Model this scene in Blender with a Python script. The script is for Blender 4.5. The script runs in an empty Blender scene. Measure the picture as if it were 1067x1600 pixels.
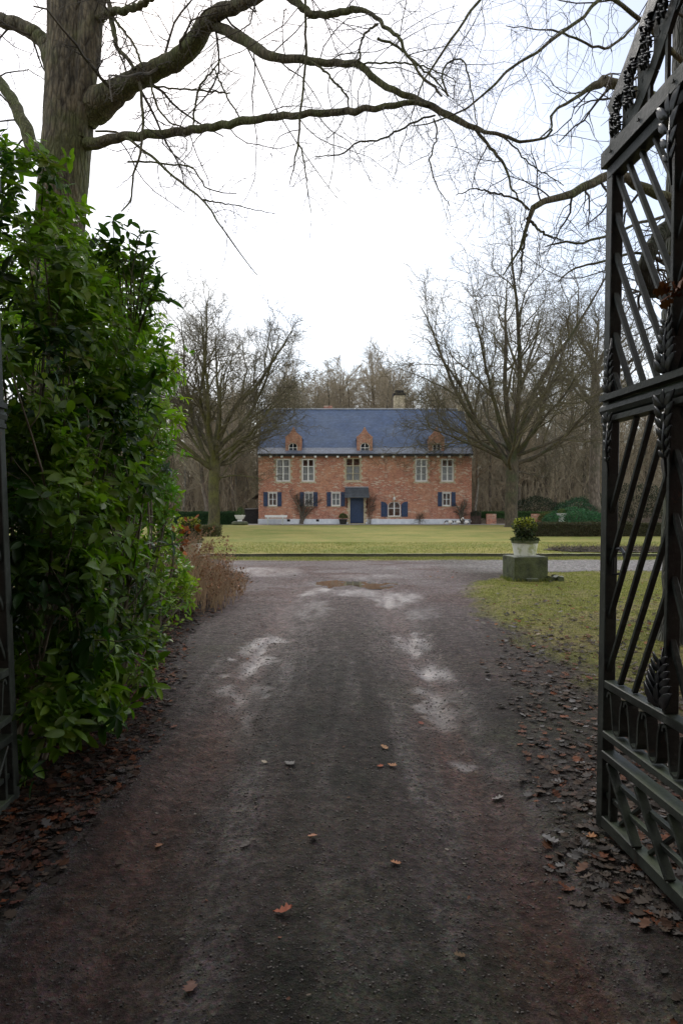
import bpy, math, random
import numpy as np
from mathutils import Vector, Matrix
R = math.radians
C = bpy.context.scene.collection
S = bpy.context.scene
rng = np.random.default_rng(7); random.seed(7)

# ------------------------------------------------------------------ camera, sky, sun
H0 = 1.65
F = 1067.0
cam_d = bpy.data.cameras.new('camera'); cam = bpy.data.objects.new('camera', cam_d); C.objects.link(cam)
cam_d.sensor_fit = 'VERTICAL'; cam_d.sensor_height = 36.0; cam_d.lens = 24.0
cam_d.clip_start = 0.05; cam_d.clip_end = 2000
cam.location = (0, 0, H0); cam.rotation_euler = (R(90-0.75), 0, 0)
S.camera = cam
S.view_settings.view_transform = 'Standard'; S.view_settings.look = 'None'; S.view_settings.gamma = 1
S.view_settings.exposure = 0.35
SUN_EL, SUN_AZ = 40, -14          # degrees; azimuth from +Y towards +X
w = bpy.data.worlds.new('World'); S.world = w; w.use_nodes = True
nt = w.node_tree; nt.nodes.clear()
def nn(nt, t, **k):
    n = nt.nodes.new(t)
    for a, b in k.items(): setattr(n, a, b)
    return n
wo = nn(nt, 'ShaderNodeOutputWorld'); bg = nn(nt, 'ShaderNodeBackground'); bg2 = nn(nt, 'ShaderNodeBackground')
sky = nn(nt, 'ShaderNodeTexSky', sky_type='NISHITA', sun_disc=False, sun_elevation=R(SUN_EL), sun_rotation=R(SUN_AZ))
nt.links.new(sky.outputs[0], bg.inputs[0]); bg.inputs[1].default_value = 0.15
bg2.inputs[0].default_value = (1, 1, 1.0, 1); bg2.inputs[1].default_value = 1.1
mix = nn(nt, 'ShaderNodeMixShader'); tc = nn(nt, 'ShaderNodeTexCoord'); ns = nn(nt, 'ShaderNodeTexNoise')
ns.inputs['Scale'].default_value = 2.6; ns.inputs['Detail'].default_value = 5; ns.inputs['Roughness'].default_value = .55
mp = nn(nt, 'ShaderNodeMapping'); mp.inputs['Location'].default_value = (0.35, 0.1, .2); mp.inputs['Scale'].default_value = (1, 1, 1.6)
cr = nn(nt, 'ShaderNodeValToRGB'); cr.color_ramp.elements[0].position = .40; cr.color_ramp.elements[1].position = .54
cr.color_ramp.elements[0].color = (.35, .35, .35, 1)
nt.links.new(tc.outputs['Generated'], mp.inputs[0]); nt.links.new(mp.outputs[0], ns.inputs['Vector'])
nt.links.new(ns.outputs['Fac'], cr.inputs[0]); fac = cr.outputs[0]
for vec, amt in (((.42, .72, .56), .72), ((-.45, .70, .56), .45)):
    vd = nn(nt, 'ShaderNodeVectorMath', operation='DOT_PRODUCT'); vd.inputs[1].default_value = Vector(vec).normalized(); nt.links.new(tc.outputs['Generated'], vd.inputs[0])
    ad = nn(nt, 'ShaderNodeMath', operation='MULTIPLY_ADD'); ad.inputs[1].default_value = .35; nt.links.new(ns.outputs['Fac'], ad.inputs[0]); nt.links.new(vd.outputs['Value'], ad.inputs[2])
    mr = nn(nt, 'ShaderNodeMapRange'); mr.inputs['From Min'].default_value = 1.05; mr.inputs['From Max'].default_value = 1.18; mr.inputs['To Min'].default_value = 1; mr.inputs['To Max'].default_value = 1-amt; nt.links.new(ad.outputs[0], mr.inputs[0])
    mu = nn(nt, 'ShaderNodeMath', operation='MULTIPLY'); nt.links.new(fac, mu.inputs[0]); nt.links.new(mr.outputs[0], mu.inputs[1]); fac = mu.outputs[0]
nt.links.new(fac, mix.inputs[0])
nt.links.new(bg.outputs[0], mix.inputs[1]); nt.links.new(bg2.outputs[0], mix.inputs[2]); nt.links.new(mix.outputs[0], wo.inputs[0])
sd = bpy.data.lights.new('sun', 'SUN'); so = bpy.data.objects.new('sun', sd); C.objects.link(so)
sd.energy = 1.1; sd.angle = R(14); sd.color = (1, .95, .88)
az, el = R(SUN_AZ), R(SUN_EL)
so.rotation_euler = Vector((-math.sin(az)*math.cos(el), -math.cos(az)*math.cos(el), -math.sin(el))).to_track_quat('-Z', 'Y').to_euler()

def P(px, py, Y):                 # where a measured spot of the place stands, given its distance
    a = R(0.75)
    u = (px-533.5)/F; v = (800-py)/F
    dy = math.cos(a)+v*math.sin(a); dz = -math.sin(a)+v*math.cos(a)
    return (u/dy*Y, Y, H0+dz/dy*Y)

# ------------------------------------------------------------------ mesh helpers
def link(name, me, mat=None, parent=None):
    o = bpy.data.objects.new(name, me); C.objects.link(o)
    if mat: me.materials.append(mat)
    if parent: o.parent = parent
    return o
def mesh_np(name, V, Fc, mat=None, parent=None, smooth=False, col=None, msk=None):
    V = np.asarray(V, dtype=np.float32); Fc = np.asarray(Fc, dtype=np.int32)
    if parent is not None: V = V-np.array(parent.location, dtype=np.float32)
    me = bpy.data.meshes.new(name); n, k = Fc.shape
    me.vertices.add(len(V)); me.vertices.foreach_set('co', V.ravel())
    me.loops.add(n*k); me.loops.foreach_set('vertex_index', Fc.ravel())
    me.polygons.add(n); me.polygons.foreach_set('loop_start', np.arange(0, n*k, k, dtype=np.int32))
    me.polygons.foreach_set('loop_total', np.full(n, k, dtype=np.int32))
    me.update(calc_edges=True)
    me.polygons.foreach_set('use_smooth', np.full(n, smooth))
    for nm, a in (('Col', col), ('Msk', msk)):
        if a is not None:
            at = me.attributes.new(nm, 'FLOAT_COLOR', 'POINT')
            at.data.foreach_set('color', np.c_[np.asarray(a, dtype=np.float32), np.ones(len(V), dtype=np.float32)].ravel())
    return link(name, me, mat, parent)
class MB:
    def __init__(s): s.v = []; s.f = []
    def poly(s, pts, faces):
        b = len(s.v); s.v += [tuple(p) for p in pts]; s.f += [tuple(b+i for i in f) for f in faces]; return s
    def box(s, x0, x1, y0, y1, z0, z1):
        return s.poly([(x0,y0,z0),(x1,y0,z0),(x1,y1,z0),(x0,y1,z0),(x0,y0,z1),(x1,y0,z1),(x1,y1,z1),(x0,y1,z1)],
                      [(0,3,2,1),(4,5,6,7),(0,1,5,4),(1,2,6,5),(2,3,7,6),(3,0,4,7)])
    def bar(s, a, b, w, h, up=(0,0,1)):
        a = Vector(a); b = Vector(b); t = (b-a).normalized(); u = Vector(up)
        if abs(t.dot(u)) > .98: u = Vector((0,1,0))
        x = t.cross(u).normalized(); z = x.cross(t)
        pts = [p+x*i*w/2+z*j*h/2 for p in (a, b) for i, j in ((-1,-1),(1,-1),(1,1),(-1,1))]
        return s.poly(pts, [(3,2,1,0),(4,5,6,7),(0,1,5,4),(1,2,6,5),(2,3,7,6),(3,0,4,7)])
    def prism(s, pts2, y0, y1):      # outline in x,z extruded along y
        n = len(pts2)
        p = [(x,y0,z) for x,z in pts2]+[(x,y1,z) for x,z in pts2]
        return s.poly(p, [tuple(range(n)), tuple(range(2*n-1,n-1,-1))]+[(i,i+n,(i+1)%n+n,(i+1)%n) for i in range(n)])
    def tube(s, pts, rad, sides=8, caps=True):
        pts = [Vector(p) for p in pts]; n = len(pts)
        if not hasattr(rad, '__len__'): rad = [rad]*n
        b = len(s.v); pn = None
        for i, p in enumerate(pts):
            t = (pts[min(i+1,n-1)]-pts[max(i-1,0)]).normalized()
            if pn is None: pn = t.orthogonal().normalized()
            pn = (pn-t*pn.dot(t)).normalized(); q = t.cross(pn)
            for k in range(sides):
                a = 2*math.pi*k/sides; s.v.append(tuple(p+(pn*math.cos(a)+q*math.sin(a))*rad[i]))
        for i in range(n-1):
            for k in range(sides):
                s.f.append((b+i*sides+k, b+i*sides+(k+1)%sides, b+(i+1)*sides+(k+1)%sides, b+(i+1)*sides+k))
        if caps: s.f.append(tuple(b+k for k in range(sides))[::-1]); s.f.append(tuple(b+(n-1)*sides+k for k in range(sides)))
        return s
    def lathe(s, prof, c=(0,0,0), sides=24):
        b = len(s.v); n = len(prof)
        for r, z in prof:
            for k in range(sides):
                a = 2*math.pi*k/sides; s.v.append((c[0]+r*math.cos(a), c[1]+r*math.sin(a), c[2]+z))
        for i in range(n-1):
            for k in range(sides):
                s.f.append((b+i*sides+k, b+i*sides+(k+1)%sides, b+(i+1)*sides+(k+1)%sides, b+(i+1)*sides+k))
        s.f.append(tuple(b+(n-1)*sides+k for k in range(sides))); s.f.append(tuple(b+k for k in range(sides))[::-1])
        return s
    def build(s, name, mat, parent=None, smooth=False, bevel=0):
        me = bpy.data.meshes.new(name); L = parent.location if parent else (0,0,0)
        me.from_pydata([(v[0]-L[0], v[1]-L[1], v[2]-L[2]) for v in s.v], [], s.f); me.update()
        if smooth: me.polygons.foreach_set('use_smooth', [True]*len(me.polygons))
        o = link(name, me, mat, parent)
        if bevel:
            m = o.modifiers.new('bevel', 'BEVEL'); m.width = bevel; m.segments = 1; m.limit_method = 'ANGLE'
        return o
def tag(o, label=None, cat=None, group=None, kind=None):
    if label: o['label'] = label
    if cat: o['category'] = cat
    if group: o['group'] = group
    if kind: o['kind'] = kind
    return o
def sub_build(mb, name, mat, part, root, **k):     # a sub-part: under the part, in the root's frame
    o = mb.build(name, mat, None, **k); o.parent = part
    for v in o.data.vertices: v.co = v.co-Vector(root.location)
    return o
def thing(name, loc, label, cat, group=None):
    o = bpy.data.objects.new(name, None); C.objects.link(o); o.location = loc; o.empty_display_size = .2
    bpy.context.view_layer.update()
    return tag(o, label, cat, group)

def tubes(Pn, Rn, sides=4):          # many strands at once: (N,K,3),(N,K) -> verts, quads
    Pn = np.asarray(Pn, float); Rn = np.asarray(Rn, float)
    N, K, _ = Pn.shape
    T = np.empty_like(Pn); T[:, 1:-1] = Pn[:, 2:]-Pn[:, :-2]; T[:, 0] = Pn[:, 1]-Pn[:, 0]; T[:, -1] = Pn[:, -1]-Pn[:, -2]
    T /= np.linalg.norm(T, axis=2, keepdims=True)+1e-9
    m = Pn[:, -1]-Pn[:, 0]; ref = np.cross(m, [.31, .52, .79]); ref = ref/(np.linalg.norm(ref, axis=1, keepdims=True)+1e-9)
    A = np.cross(T, ref[:, None, :]); A /= np.linalg.norm(A, axis=2, keepdims=True)+1e-9
    B = np.cross(T, A)
    ang = np.arange(sides)*2*np.pi/sides
    V = Pn[:, :, None, :]+Rn[:, :, None, None]*(A[:, :, None, :]*np.cos(ang)[None, None, :, None]+B[:, :, None, :]*np.sin(ang)[None, None, :, None])
    idx = np.arange(N*K*sides).reshape(N, K, sides)
    a = idx[:, :-1]; b = idx[:, 1:]
    Fq = np.stack([a, np.roll(a, -1, 2), np.roll(b, -1, 2), b], -1).reshape(-1, 4)
    return V.reshape(-1, 3), Fq
def join(parts):
    V = []; Q = []; n = 0
    for v, f in parts: V.append(v); Q.append(f+n); n += len(v)
    return np.concatenate(V), np.concatenate(Q)
def grow(Pp, Rp, n, L, ang=(30, 65), K=6, wander=.18, trop=.05, t0=.15, rr=.55, rmin=.002, g=None, taper=.6, tmax=1.0, tip=.35):
    g = g or rng; N, Kp, _ = Pp.shape
    par = np.repeat(np.arange(N), n); M = len(par)
    t = t0+(tmax-t0)*(np.tile((np.arange(n)+.5)/n, N)+(g.random(M)-.5)*.9/n); t = np.clip(t, 0, .999)
    f = t*(Kp-1); i = f.astype(int); fr = (f-i)[:, None]
    o = Pp[par, i]*(1-fr)+Pp[par, i+1]*fr
    r = Rp[par, i]*(1-fr[:, 0])+Rp[par, i+1]*fr[:, 0]
    T = Pp[par, i+1]-Pp[par, i]; T /= np.linalg.norm(T, axis=1, keepdims=True)+1e-9
    q = g.normal(size=(M, 3)); q -= T*(q*T).sum(1, keepdims=True); q /= np.linalg.norm(q, axis=1, keepdims=True)+1e-9
    a = np.radians(g.uniform(ang[0], ang[1], M))[:, None]
    d = T*np.cos(a)+q*np.sin(a)
    ln = L*(1-taper*t)*g.uniform(.55, 1.25, M)
    out = np.empty((M, K, 3)); out[:, 0] = o
    for k in range(1, K):
        d = d+g.normal(size=(M, 3))*wander; d[:, 2] += trop
        d /= np.linalg.norm(d, axis=1, keepdims=True)
        out[:, k] = out[:, k-1]+d*(ln/(K-1))[:, None]
    r0 = np.maximum(r*rr, rmin)
    rad = r0[:, None]*np.linspace(1, tip, K)[None, :]
    return out, rad
def smooth_path(pts, per=6):
    p = np.array(pts, float); p = np.vstack([2*p[0]-p[1], p, 2*p[-1]-p[-2]]); out = []
    for i in range(1, len(p)-2):
        for t in np.arange(per)/per:
            out.append(.5*((2*p[i])+(-p[i-1]+p[i+1])*t+(2*p[i-1]-5*p[i]+4*p[i+1]-p[i+2])*t*t+(-p[i-1]+3*p[i]-3*p[i+1]+p[i+2])*t**3))
    out.append(p[-2]); return np.array(out)
def resample(path, K):
    s = np.r_[0, np.cumsum(np.linalg.norm(np.diff(path[:, :3], axis=0), axis=1))]
    q = np.linspace(0, s[-1], K)
    return np.stack([np.interp(q, s, path[:, j]) for j in range(path.shape[1])], 1)
_lat = np.random.default_rng(99).random((256, 256))
def vnoise(x, y, sc=1.0, oct=3):
    x = np.asarray(x, float)*sc; y = np.asarray(y, float)*sc; s = 0; a = 1; tot = 0
    for o in range(oct):
        xi = np.floor(x).astype(int); yi = np.floor(y).astype(int); fx = x-xi; fy = y-yi
        fx = fx*fx*(3-2*fx); fy = fy*fy*(3-2*fy)
        g = lambda i, j: _lat[(xi+i) % 256, (yi+j) % 256]
        s = s+a*((g(0,0)*(1-fx)+g(1,0)*fx)*(1-fy)+(g(0,1)*(1-fx)+g(1,1)*fx)*fy); tot += a
        a *= .5; x = x*2.03+17.1; y = y*2.03+31.7
    return s/tot

# ------------------------------------------------------------------ materials
class NM:
    def __init__(s, name):
        s.m = bpy.data.materials.new(name); s.m.use_nodes = True; s.t = s.m.node_tree
        s.b = s.t.nodes['Principled BSDF']; s.co = None
    def l(s, a, b): s.t.links.new(a, b)
    def coord(s, scale=(1,1,1), obj='Object'):
        if s.co is None: s.co = nn(s.t, 'ShaderNodeTexCoord')
        m = nn(s.t, 'ShaderNodeMapping'); m.inputs['Scale'].default_value = scale; s.l(s.co.outputs[obj], m.inputs[0]); return m.outputs[0]
    def noise(s, sc, det=4, rough=.6, scale=(1,1,1)):
        n = nn(s.t, 'ShaderNodeTexNoise'); n.inputs['Scale'].default_value = sc; n.inputs['Detail'].default_value = det
        n.inputs['Roughness'].default_value = rough; s.l(s.coord(scale), n.inputs['Vector']); return n.outputs['Fac']
    def voro(s, sc, scale=(1,1,1), feat='F1', out='Distance'):
        n = nn(s.t, 'ShaderNodeTexVoronoi', feature=feat); n.inputs['Scale'].default_value = sc; s.l(s.coord(scale), n.inputs['Vector']); return n.outputs[out]
    def ramp(s, fac, stops):
        r = nn(s.t, 'ShaderNodeValToRGB'); e = r.color_ramp.elements
        while len(e) < len(stops): e.new(.5)
        for q, (p, c) in zip(e, stops): q.position = p; q.color = (c[0], c[1], c[2], 1) if hasattr(c, '__len__') else (c, c, c, 1)
        s.l(fac, r.inputs[0]); return r.outputs[0]
    def mix(s, fac, a, b, mode='MIX'):
        n = nn(s.t, 'ShaderNodeMix', data_type='RGBA', blend_type=mode)
        for i, v in ((0, fac), (6, a), (7, b)):
            if hasattr(v, 'node'): s.l(v, n.inputs[i])
            elif i == 0: n.inputs[0].default_value = v
            else: n.inputs[i].default_value = (v[0], v[1], v[2], 1)
        return n.outputs[2]
    def math(s, op, a, b=0.0, clamp=False):
        n = nn(s.t, 'ShaderNodeMath', operation=op); n.use_clamp = clamp
        for i, v in ((0, a), (1, b)):
            if hasattr(v, 'node'): s.l(v, n.inputs[i])
            else: n.inputs[i].default_value = v
        return n.outputs[0]
    def attr(s, name, out='Color'): 
        n = nn(s.t, 'ShaderNodeAttribute', attribute_name=name); return n.outputs[out]
    def bump(s, h, strength=.5, dist=.02, prev=None):
        n = nn(s.t, 'ShaderNodeBump'); n.inputs['Distance'].default_value = dist
        if hasattr(strength, 'node'): s.l(strength, n.inputs['Strength'])
        else: n.inputs['Strength'].default_value = strength
        s.l(h, n.inputs['Height'])
        if prev: s.l(prev, n.inputs['Normal'])
        return n.outputs[0]
    def done(s, color=None, rough=None, normal=None, spec=None, metal=None, **k):
        for v, i in ((color, 'Base Color'), (rough, 'Roughness'), (normal, 'Normal'), (spec, 'Specular IOR Level'), (metal, 'Metallic')):
            if v is None: continue
            if hasattr(v, 'node'): s.l(v, s.b.inputs[i])
            elif hasattr(v, '__len__'): s.b.inputs[i].default_value = (*v[:3], 1)
            else: s.b.inputs[i].default_value = v
        return s.m

def m_bark(name, c0, c1, moss, sc=1.0, mossamt=.5):
    n = NM(name)
    ridg = n.noise(9*sc, 5, .6, (1, 1, .4)); fine = n.noise(60*sc, 3, .6, (1, 1, .4)); patch = n.noise(1.3*sc, 4, .6)
    v = n.voro(16*sc, (1, 1, .24), 'DISTANCE_TO_EDGE')
    col = n.mix(n.ramp(ridg, [(.35, 0.), (.65, 1.)]), c0, c1)
    col = n.mix(n.ramp(patch, [(.52-.12*mossamt, 0.), (.66-.1*mossamt, .85)]), col, moss)
    col = n.mix(.5, col, n.ramp(fine, [(.3, .25), (.7, 1.)]), 'MULTIPLY')
    col = n.mix(.45, col, n.ramp(v, [(0., .25), (.2, 1.15)]), 'MULTIPLY'); h = n.math('ADD', n.ramp(v, [(0., 0.), (.25, 1.)]), ridg)
    return n.done(col, .85, n.bump(h, .9, .018/sc))
M_bark = m_bark('bark ridged', (.05,.042,.026), (.25,.21,.13), (.15,.17,.06), 1.0, .55)
M_bark_limb = m_bark('bark of limbs', (.08,.072,.040), (.23,.20,.12), (.14,.165,.05), 1.4, .8)
M_bark_far = m_bark('bark mossy', (.06,.052,.03), (.14,.12,.06), (.15,.15,.04), .8, .9)
M_bark_r = m_bark('bark brown', (.065,.052,.036), (.16,.13,.085), (.085,.10,.045), .8, .4)
M_bark_wood = m_bark('bark woodland', (.14,.115,.085), (.30,.25,.19), (.10,.10,.055), .5, .3)
M_bark_birch = m_bark('bark pale birch', (.20,.19,.15), (.42,.40,.34), (.16,.17,.10), .5, .1)
M_bark_ivy = m_bark('bark dark mossy', (.018,.017,.013), (.05,.045,.032), (.035,.045,.015), 1.0, .9)
def m_twig(name, a, b):
    n = NM(name); return n.done(n.mix(n.ramp(n.noise(3, 3), [(.4, 0.), (.6, 1.)]), a, b), .8)
M_twig = m_twig('twigs dark', (.05,.045,.035), (.10,.085,.06))
M_twig_far = m_twig('twigs olive', (.075,.062,.042), (.135,.12,.06))
M_twig_wood = m_twig('twigs woodland', (.25,.205,.14), (.38,.32,.215))
M_twig_wood2 = m_twig('twigs woodland grey', (.24,.21,.15), (.37,.33,.23))

def m_leaf(name, tr=.25, rough=.32):
    n = NM(name); c = n.attr('Col'); f = n.noise(30, 3)
    c2 = n.mix(.35, c, n.ramp(f, [(.3, .45), (.7, 1.2)]), 'MULTIPLY')
    n.done(c2, rough, spec=.25)
    t = nn(n.t, 'ShaderNodeBsdfTranslucent'); n.l(n.mix(1., c, (1.1, 1.35, .5), 'MULTIPLY'), t.inputs[0])
    mx = nn(n.t, 'ShaderNodeMixShader'); mx.inputs[0].default_value = tr
    n.l(n.b.outputs[0], mx.inputs[1]); n.l(t.outputs[0], mx.inputs[2])
    n.l(mx.outputs[0], n.t.nodes['Material Output'].inputs[0]); return n.m
M_leaf = m_leaf('rhododendron leaf', .38, .38)
M_hedge = m_leaf('hedge leaf', .15, .5)
M_dead = m_leaf('dead leaf', .06, .7)
M_grass = m_leaf('grass blade', .2, .6)

def m_ground():
    n = NM('ground mud and turf'); col = n.attr('Col'); sep = nn(n.t, 'ShaderNodeSeparateColor'); n.l(n.attr('Msk'), sep.inputs[0])
    wet, grass, coarse = sep.outputs[0], sep.outputs[1], sep.outputs[2]
    f1 = n.noise(110, 3, .75); f2 = n.noise(26, 5, .7); f3 = n.noise(5, 4, .6); v = n.voro(75, feat='F1'); vc = n.voro(75, feat='F1', out='Color')
    f4 = n.noise(11, 6, .72); k = n.mix(.8, col, n.ramp(f1, [(.33, .6), (.5, .95), (.68, 1.3)]), 'MULTIPLY'); k = n.mix(.9, k, n.ramp(f4, [(.34, .45), (.5, .95), (.66, 1.6)]), 'MULTIPLY')
    k = n.mix(.9, k, n.ramp(f2, [(.35, .5), (.65, 1.5)]), 'MULTIPLY')
    k = n.mix(n.math('MULTIPLY', .3, coarse), k, n.mix(.5, k, vc, 'OVERLAY'))
    # pale grit scattered in the mud
    sp = n.voro(42, feat='F1'); k = n.mix(n.math('MULTIPLY', n.ramp(sp, [(.07, 1.), (.13, 0.)]), n.math('MULTIPLY', coarse, .12)), k, (.22,.20,.17))
    rough = n.math('SUBTRACT', n.math('ADD', .62, n.math('MULTIPLY', f3, .25)), n.math('MULTIPLY', wet, .30), True)
    str_ = n.math('SUBTRACT', 1.0, n.math('MULTIPLY', wet, .72), True)
    b = n.bump(f3, n.math('MULTIPLY', str_, .6), .06); b = n.bump(f4, str_, .05, b); b = n.bump(f2, str_, .028, b); b = n.bump(f1, str_, .006, b)
    return n.done(k, rough, b, n.math('ADD', .16, n.math('MULTIPLY', wet, .5)))
M_ground = m_ground()
def m_lawn():
    n = NM('lawn turf'); a = n.noise(.35, 4, .6); b_ = n.noise(2.2, 4, .6); c = n.noise(40, 3, .7); st = n.noise(1.2, 3, .6, (.15, 1.4, 1))
    k = n.mix(n.ramp(a, [(.38, 0.), (.62, 1.)]), (.29,.26,.075), (.165,.195,.042))
    k = n.mix(n.ramp(b_, [(.5, 0.), (.72, .7)]), k, (.33,.26,.10))
    k = n.mix(n.ramp(st, [(.5, 0.), (.7, .5)]), k, (.33,.29,.105))
    k = n.mix(.7, k, n.ramp(c, [(.3, .5), (.7, 1.4)]), 'MULTIPLY')
    return n.done(k, .9, n.bump(n.math('ADD', c, b_), .7, .03), .2)
M_lawn = m_lawn()
def m_simple(name, c0, c1, sc=8, rough=.7, bump=.3, dist=.01, det=4, spec=None):
    n = NM(name); f = n.noise(sc, det, .65)
    return n.done(n.mix(n.ramp(f, [(.35, 0.), (.65, 1.)]), c0, c1), rough, n.bump(f, bump, dist), spec)
M_floor = m_simple('woodland floor', (.05,.035,.022), (.13,.09,.055), 3, .95, .8, .1)
M_gravel = m_simple('pale gravel', (.20,.19,.175), (.36,.34,.32), 30, .9, .5, .02)
M_soil = m_simple('bed soil', (.05,.04,.03), (.11,.09,.065), 14, .95, 1, .04)
M_edge = m_simple('turf edge soil', (.025,.028,.014), (.06,.06,.028), 20, .95, .8, .03)

def m_brick(name, scale=1.0, axis='x', pale=.5, base=((.45,.165,.10),(.30,.10,.068),(.50,.26,.165)), mortar=(.60,.50,.40), sharp=1.0):
    n = NM(name); tcn = nn(n.t, 'ShaderNodeTexCoord'); sx = nn(n.t, 'ShaderNodeSeparateXYZ'); cx = nn(n.t, 'ShaderNodeCombineXYZ')
    n.co = tcn; n.l(tcn.outputs['Object'], sx.inputs[0])
    n.l(n.math('ADD', sx.outputs[0], sx.outputs[1]), cx.inputs[0]); n.l(sx.outputs[2], cx.inputs[1])
    br = nn(n.t, 'ShaderNodeTexBrick'); n.l(cx.outputs[0], br.inputs['Vector'])
    br.inputs['Scale'].default_value = 1; br.inputs['Brick Width'].default_value = .225*scale; br.inputs['Row Height'].default_value = .072*scale
    br.inputs['Mortar Size'].default_value = .006; br.inputs['Mortar Smooth'].default_value = .3; br.inputs['Bias'].default_value = -.1
    br.inputs['Color1'].default_value = (*base[0], 1); br.inputs['Color2'].default_value = (*base[1], 1); br.inputs['Mortar'].default_value = (*mortar, 1)
    big = n.noise(.55, 5, .62); med = n.noise(2.3, 4, .65)
    k = n.mix(n.ramp(big, [(.42, 0.), (.58, .85)]), br.outputs['Color'], base[2])
    k = n.mix(n.ramp(med, [(.3, .55), (.5, 0.)]), k, (.15,.06,.05))
    # single pale lime-washed bricks
    fl = nn(n.t, 'ShaderNodeTexBrick'); n.l(cx.outputs[0], fl.inputs['Vector']); fl.inputs['Scale'].default_value = 1
    fl.inputs['Brick Width'].default_value = .225*scale; fl.inputs['Row Height'].default_value = .072*scale; fl.inputs['Mortar Size'].default_value = .0
    fl.inputs['Color1'].default_value = (0,0,0,1); fl.inputs['Color2'].default_value = (1,1,1,1); fl.inputs['Mortar'].default_value = (0,0,0,1)
    pn = n.noise(.8, 3, .6)
    m = n.math('MULTIPLY', n.ramp(fl.outputs['Color'], [(.76, 0.), (.83, 1.)]), n.ramp(pn, [(.38, .15), (.6, .9*pale+.3)]))
    k = n.mix(m, k, (.60,.50,.40)); k = n.mix(.8, k, n.ramp(n.noise(6, 5, .8, (1, 1, 1.6)), [(.3, .55), (.7, 1.45)]), 'MULTIPLY')
    return n.done(k, .88, n.bump(br.outputs['Fac'], -.4, .008))
M_brick = m_brick('old red brick')
M_brick_dormer = m_brick('dormer brick', pale=.1, base=((.44,.175,.115),(.32,.115,.08),(.48,.26,.17)))
M_brick_gate = m_brick('gateway brick', pale=.3, base=((.16,.06,.045),(.11,.045,.035),(.18,.09,.065)), mortar=(.2,.17,.14))
M_cream = m_brick('cream brick', pale=.2, base=((.52,.44,.28),(.45,.37,.23),(.55,.48,.34)), mortar=(.5,.45,.36))
M_stone = m_simple('pale sandstone', (.42,.37,.25), (.58,.53,.40), 6, .85, .3)
M_plinth = m_simple('limewashed plinth', (.62,.66,.72), (.78,.81,.85), 3, .8, .25)
M_white = m_simple('white paint', (.70,.71,.70), (.82,.82,.80), 12, .45, .1)
M_blue = m_simple('navy shutter paint', (.010,.030,.085), (.018,.048,.125), 10, .42, .15)
M_curtain = m_simple('curtain cloth', (.40,.42,.44), (.56,.57,.58), 8, .9, .2)
M_black = m_simple('dark interior', (.012,.012,.014), (.02,.02,.022), 8, .8, .1)
M_dark = m_simple('tarred boards', (.012,.011,.011), (.03,.027,.025), 8, .8, .3)
M_lead = m_simple('lead sheet', (.30,.33,.38), (.40,.43,.48), 4, .55, .15)
M_gutter = m_simple('gutter paint', (.02,.022,.028), (.04,.043,.05), 10, .5, .1)
def m_slate(name, a, b, c):
    n = NM(name); tcn = nn(n.t, 'ShaderNodeTexCoord'); n.co = tcn; sx = nn(n.t, 'ShaderNodeSeparateXYZ'); cx = nn(n.t, 'ShaderNodeCombineXYZ')
    n.l(tcn.outputs['Object'], sx.inputs[0]); n.l(sx.outputs[0], cx.inputs[0]); n.l(sx.outputs[2], cx.inputs[1])
    br = nn(n.t, 'ShaderNodeTexBrick'); n.l(cx.outputs[0], br.inputs['Vector']); br.inputs['Scale'].default_value = 1
    br.inputs['Brick Width'].default_value = .26; br.inputs['Row Height'].default_value = .13; br.inputs['Mortar Size'].default_value = .006
    br.inputs['Color1'].default_value = (*a, 1); br.inputs['Color2'].default_value = (*b, 1); br.inputs['Mortar'].default_value = (.02,.025,.04,1)
    k = n.mix(n.ramp(n.noise(.5, 5, .65), [(.42, 0.), (.65, .8)]), br.outputs['Color'], c)
    k = n.mix(n.ramp(n.voro(1.1), [(.025, .9), (.05, 0.)]), k, (.45,.47,.5))
    k = n.mix(.7, k, n.ramp(n.noise(3.5, 5, .75, (1, 1, 1.8)), [(.3, .5), (.7, 1.6)]), 'MULTIPLY')
    return n.done(k, n.ramp(n.noise(2, 3), [(.3, .42), (.7, .62)]), n.bump(br.outputs['Fac'], -.4, .008))
M_slate = m_slate('blue slate', (.034,.068,.15), (.055,.098,.20), (.072,.105,.17))
M_slate_low = m_slate('weathered slate course', (.12,.14,.19), (.15,.17,.22), (.13,.15,.19))
M_slate_dk = m_slate('canopy slate', (.045,.055,.07), (.07,.08,.095), (.06,.07,.08))
def m_glass():
    n = NM('window glass'); n.done((.02,.025,.03), .04, spec=.8)
    t = nn(n.t, 'ShaderNodeBsdfTransparent'); mx = nn(n.t, 'ShaderNodeMixShader'); mx.inputs[0].default_value = .72
    n.l(n.b.outputs[0], mx.inputs[1]); n.l(t.outputs[0], mx.inputs[2]); n.l(mx.outputs[0], n.t.nodes['Material Output'].inputs[0]); return n.m
M_glass = m_glass()
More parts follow.
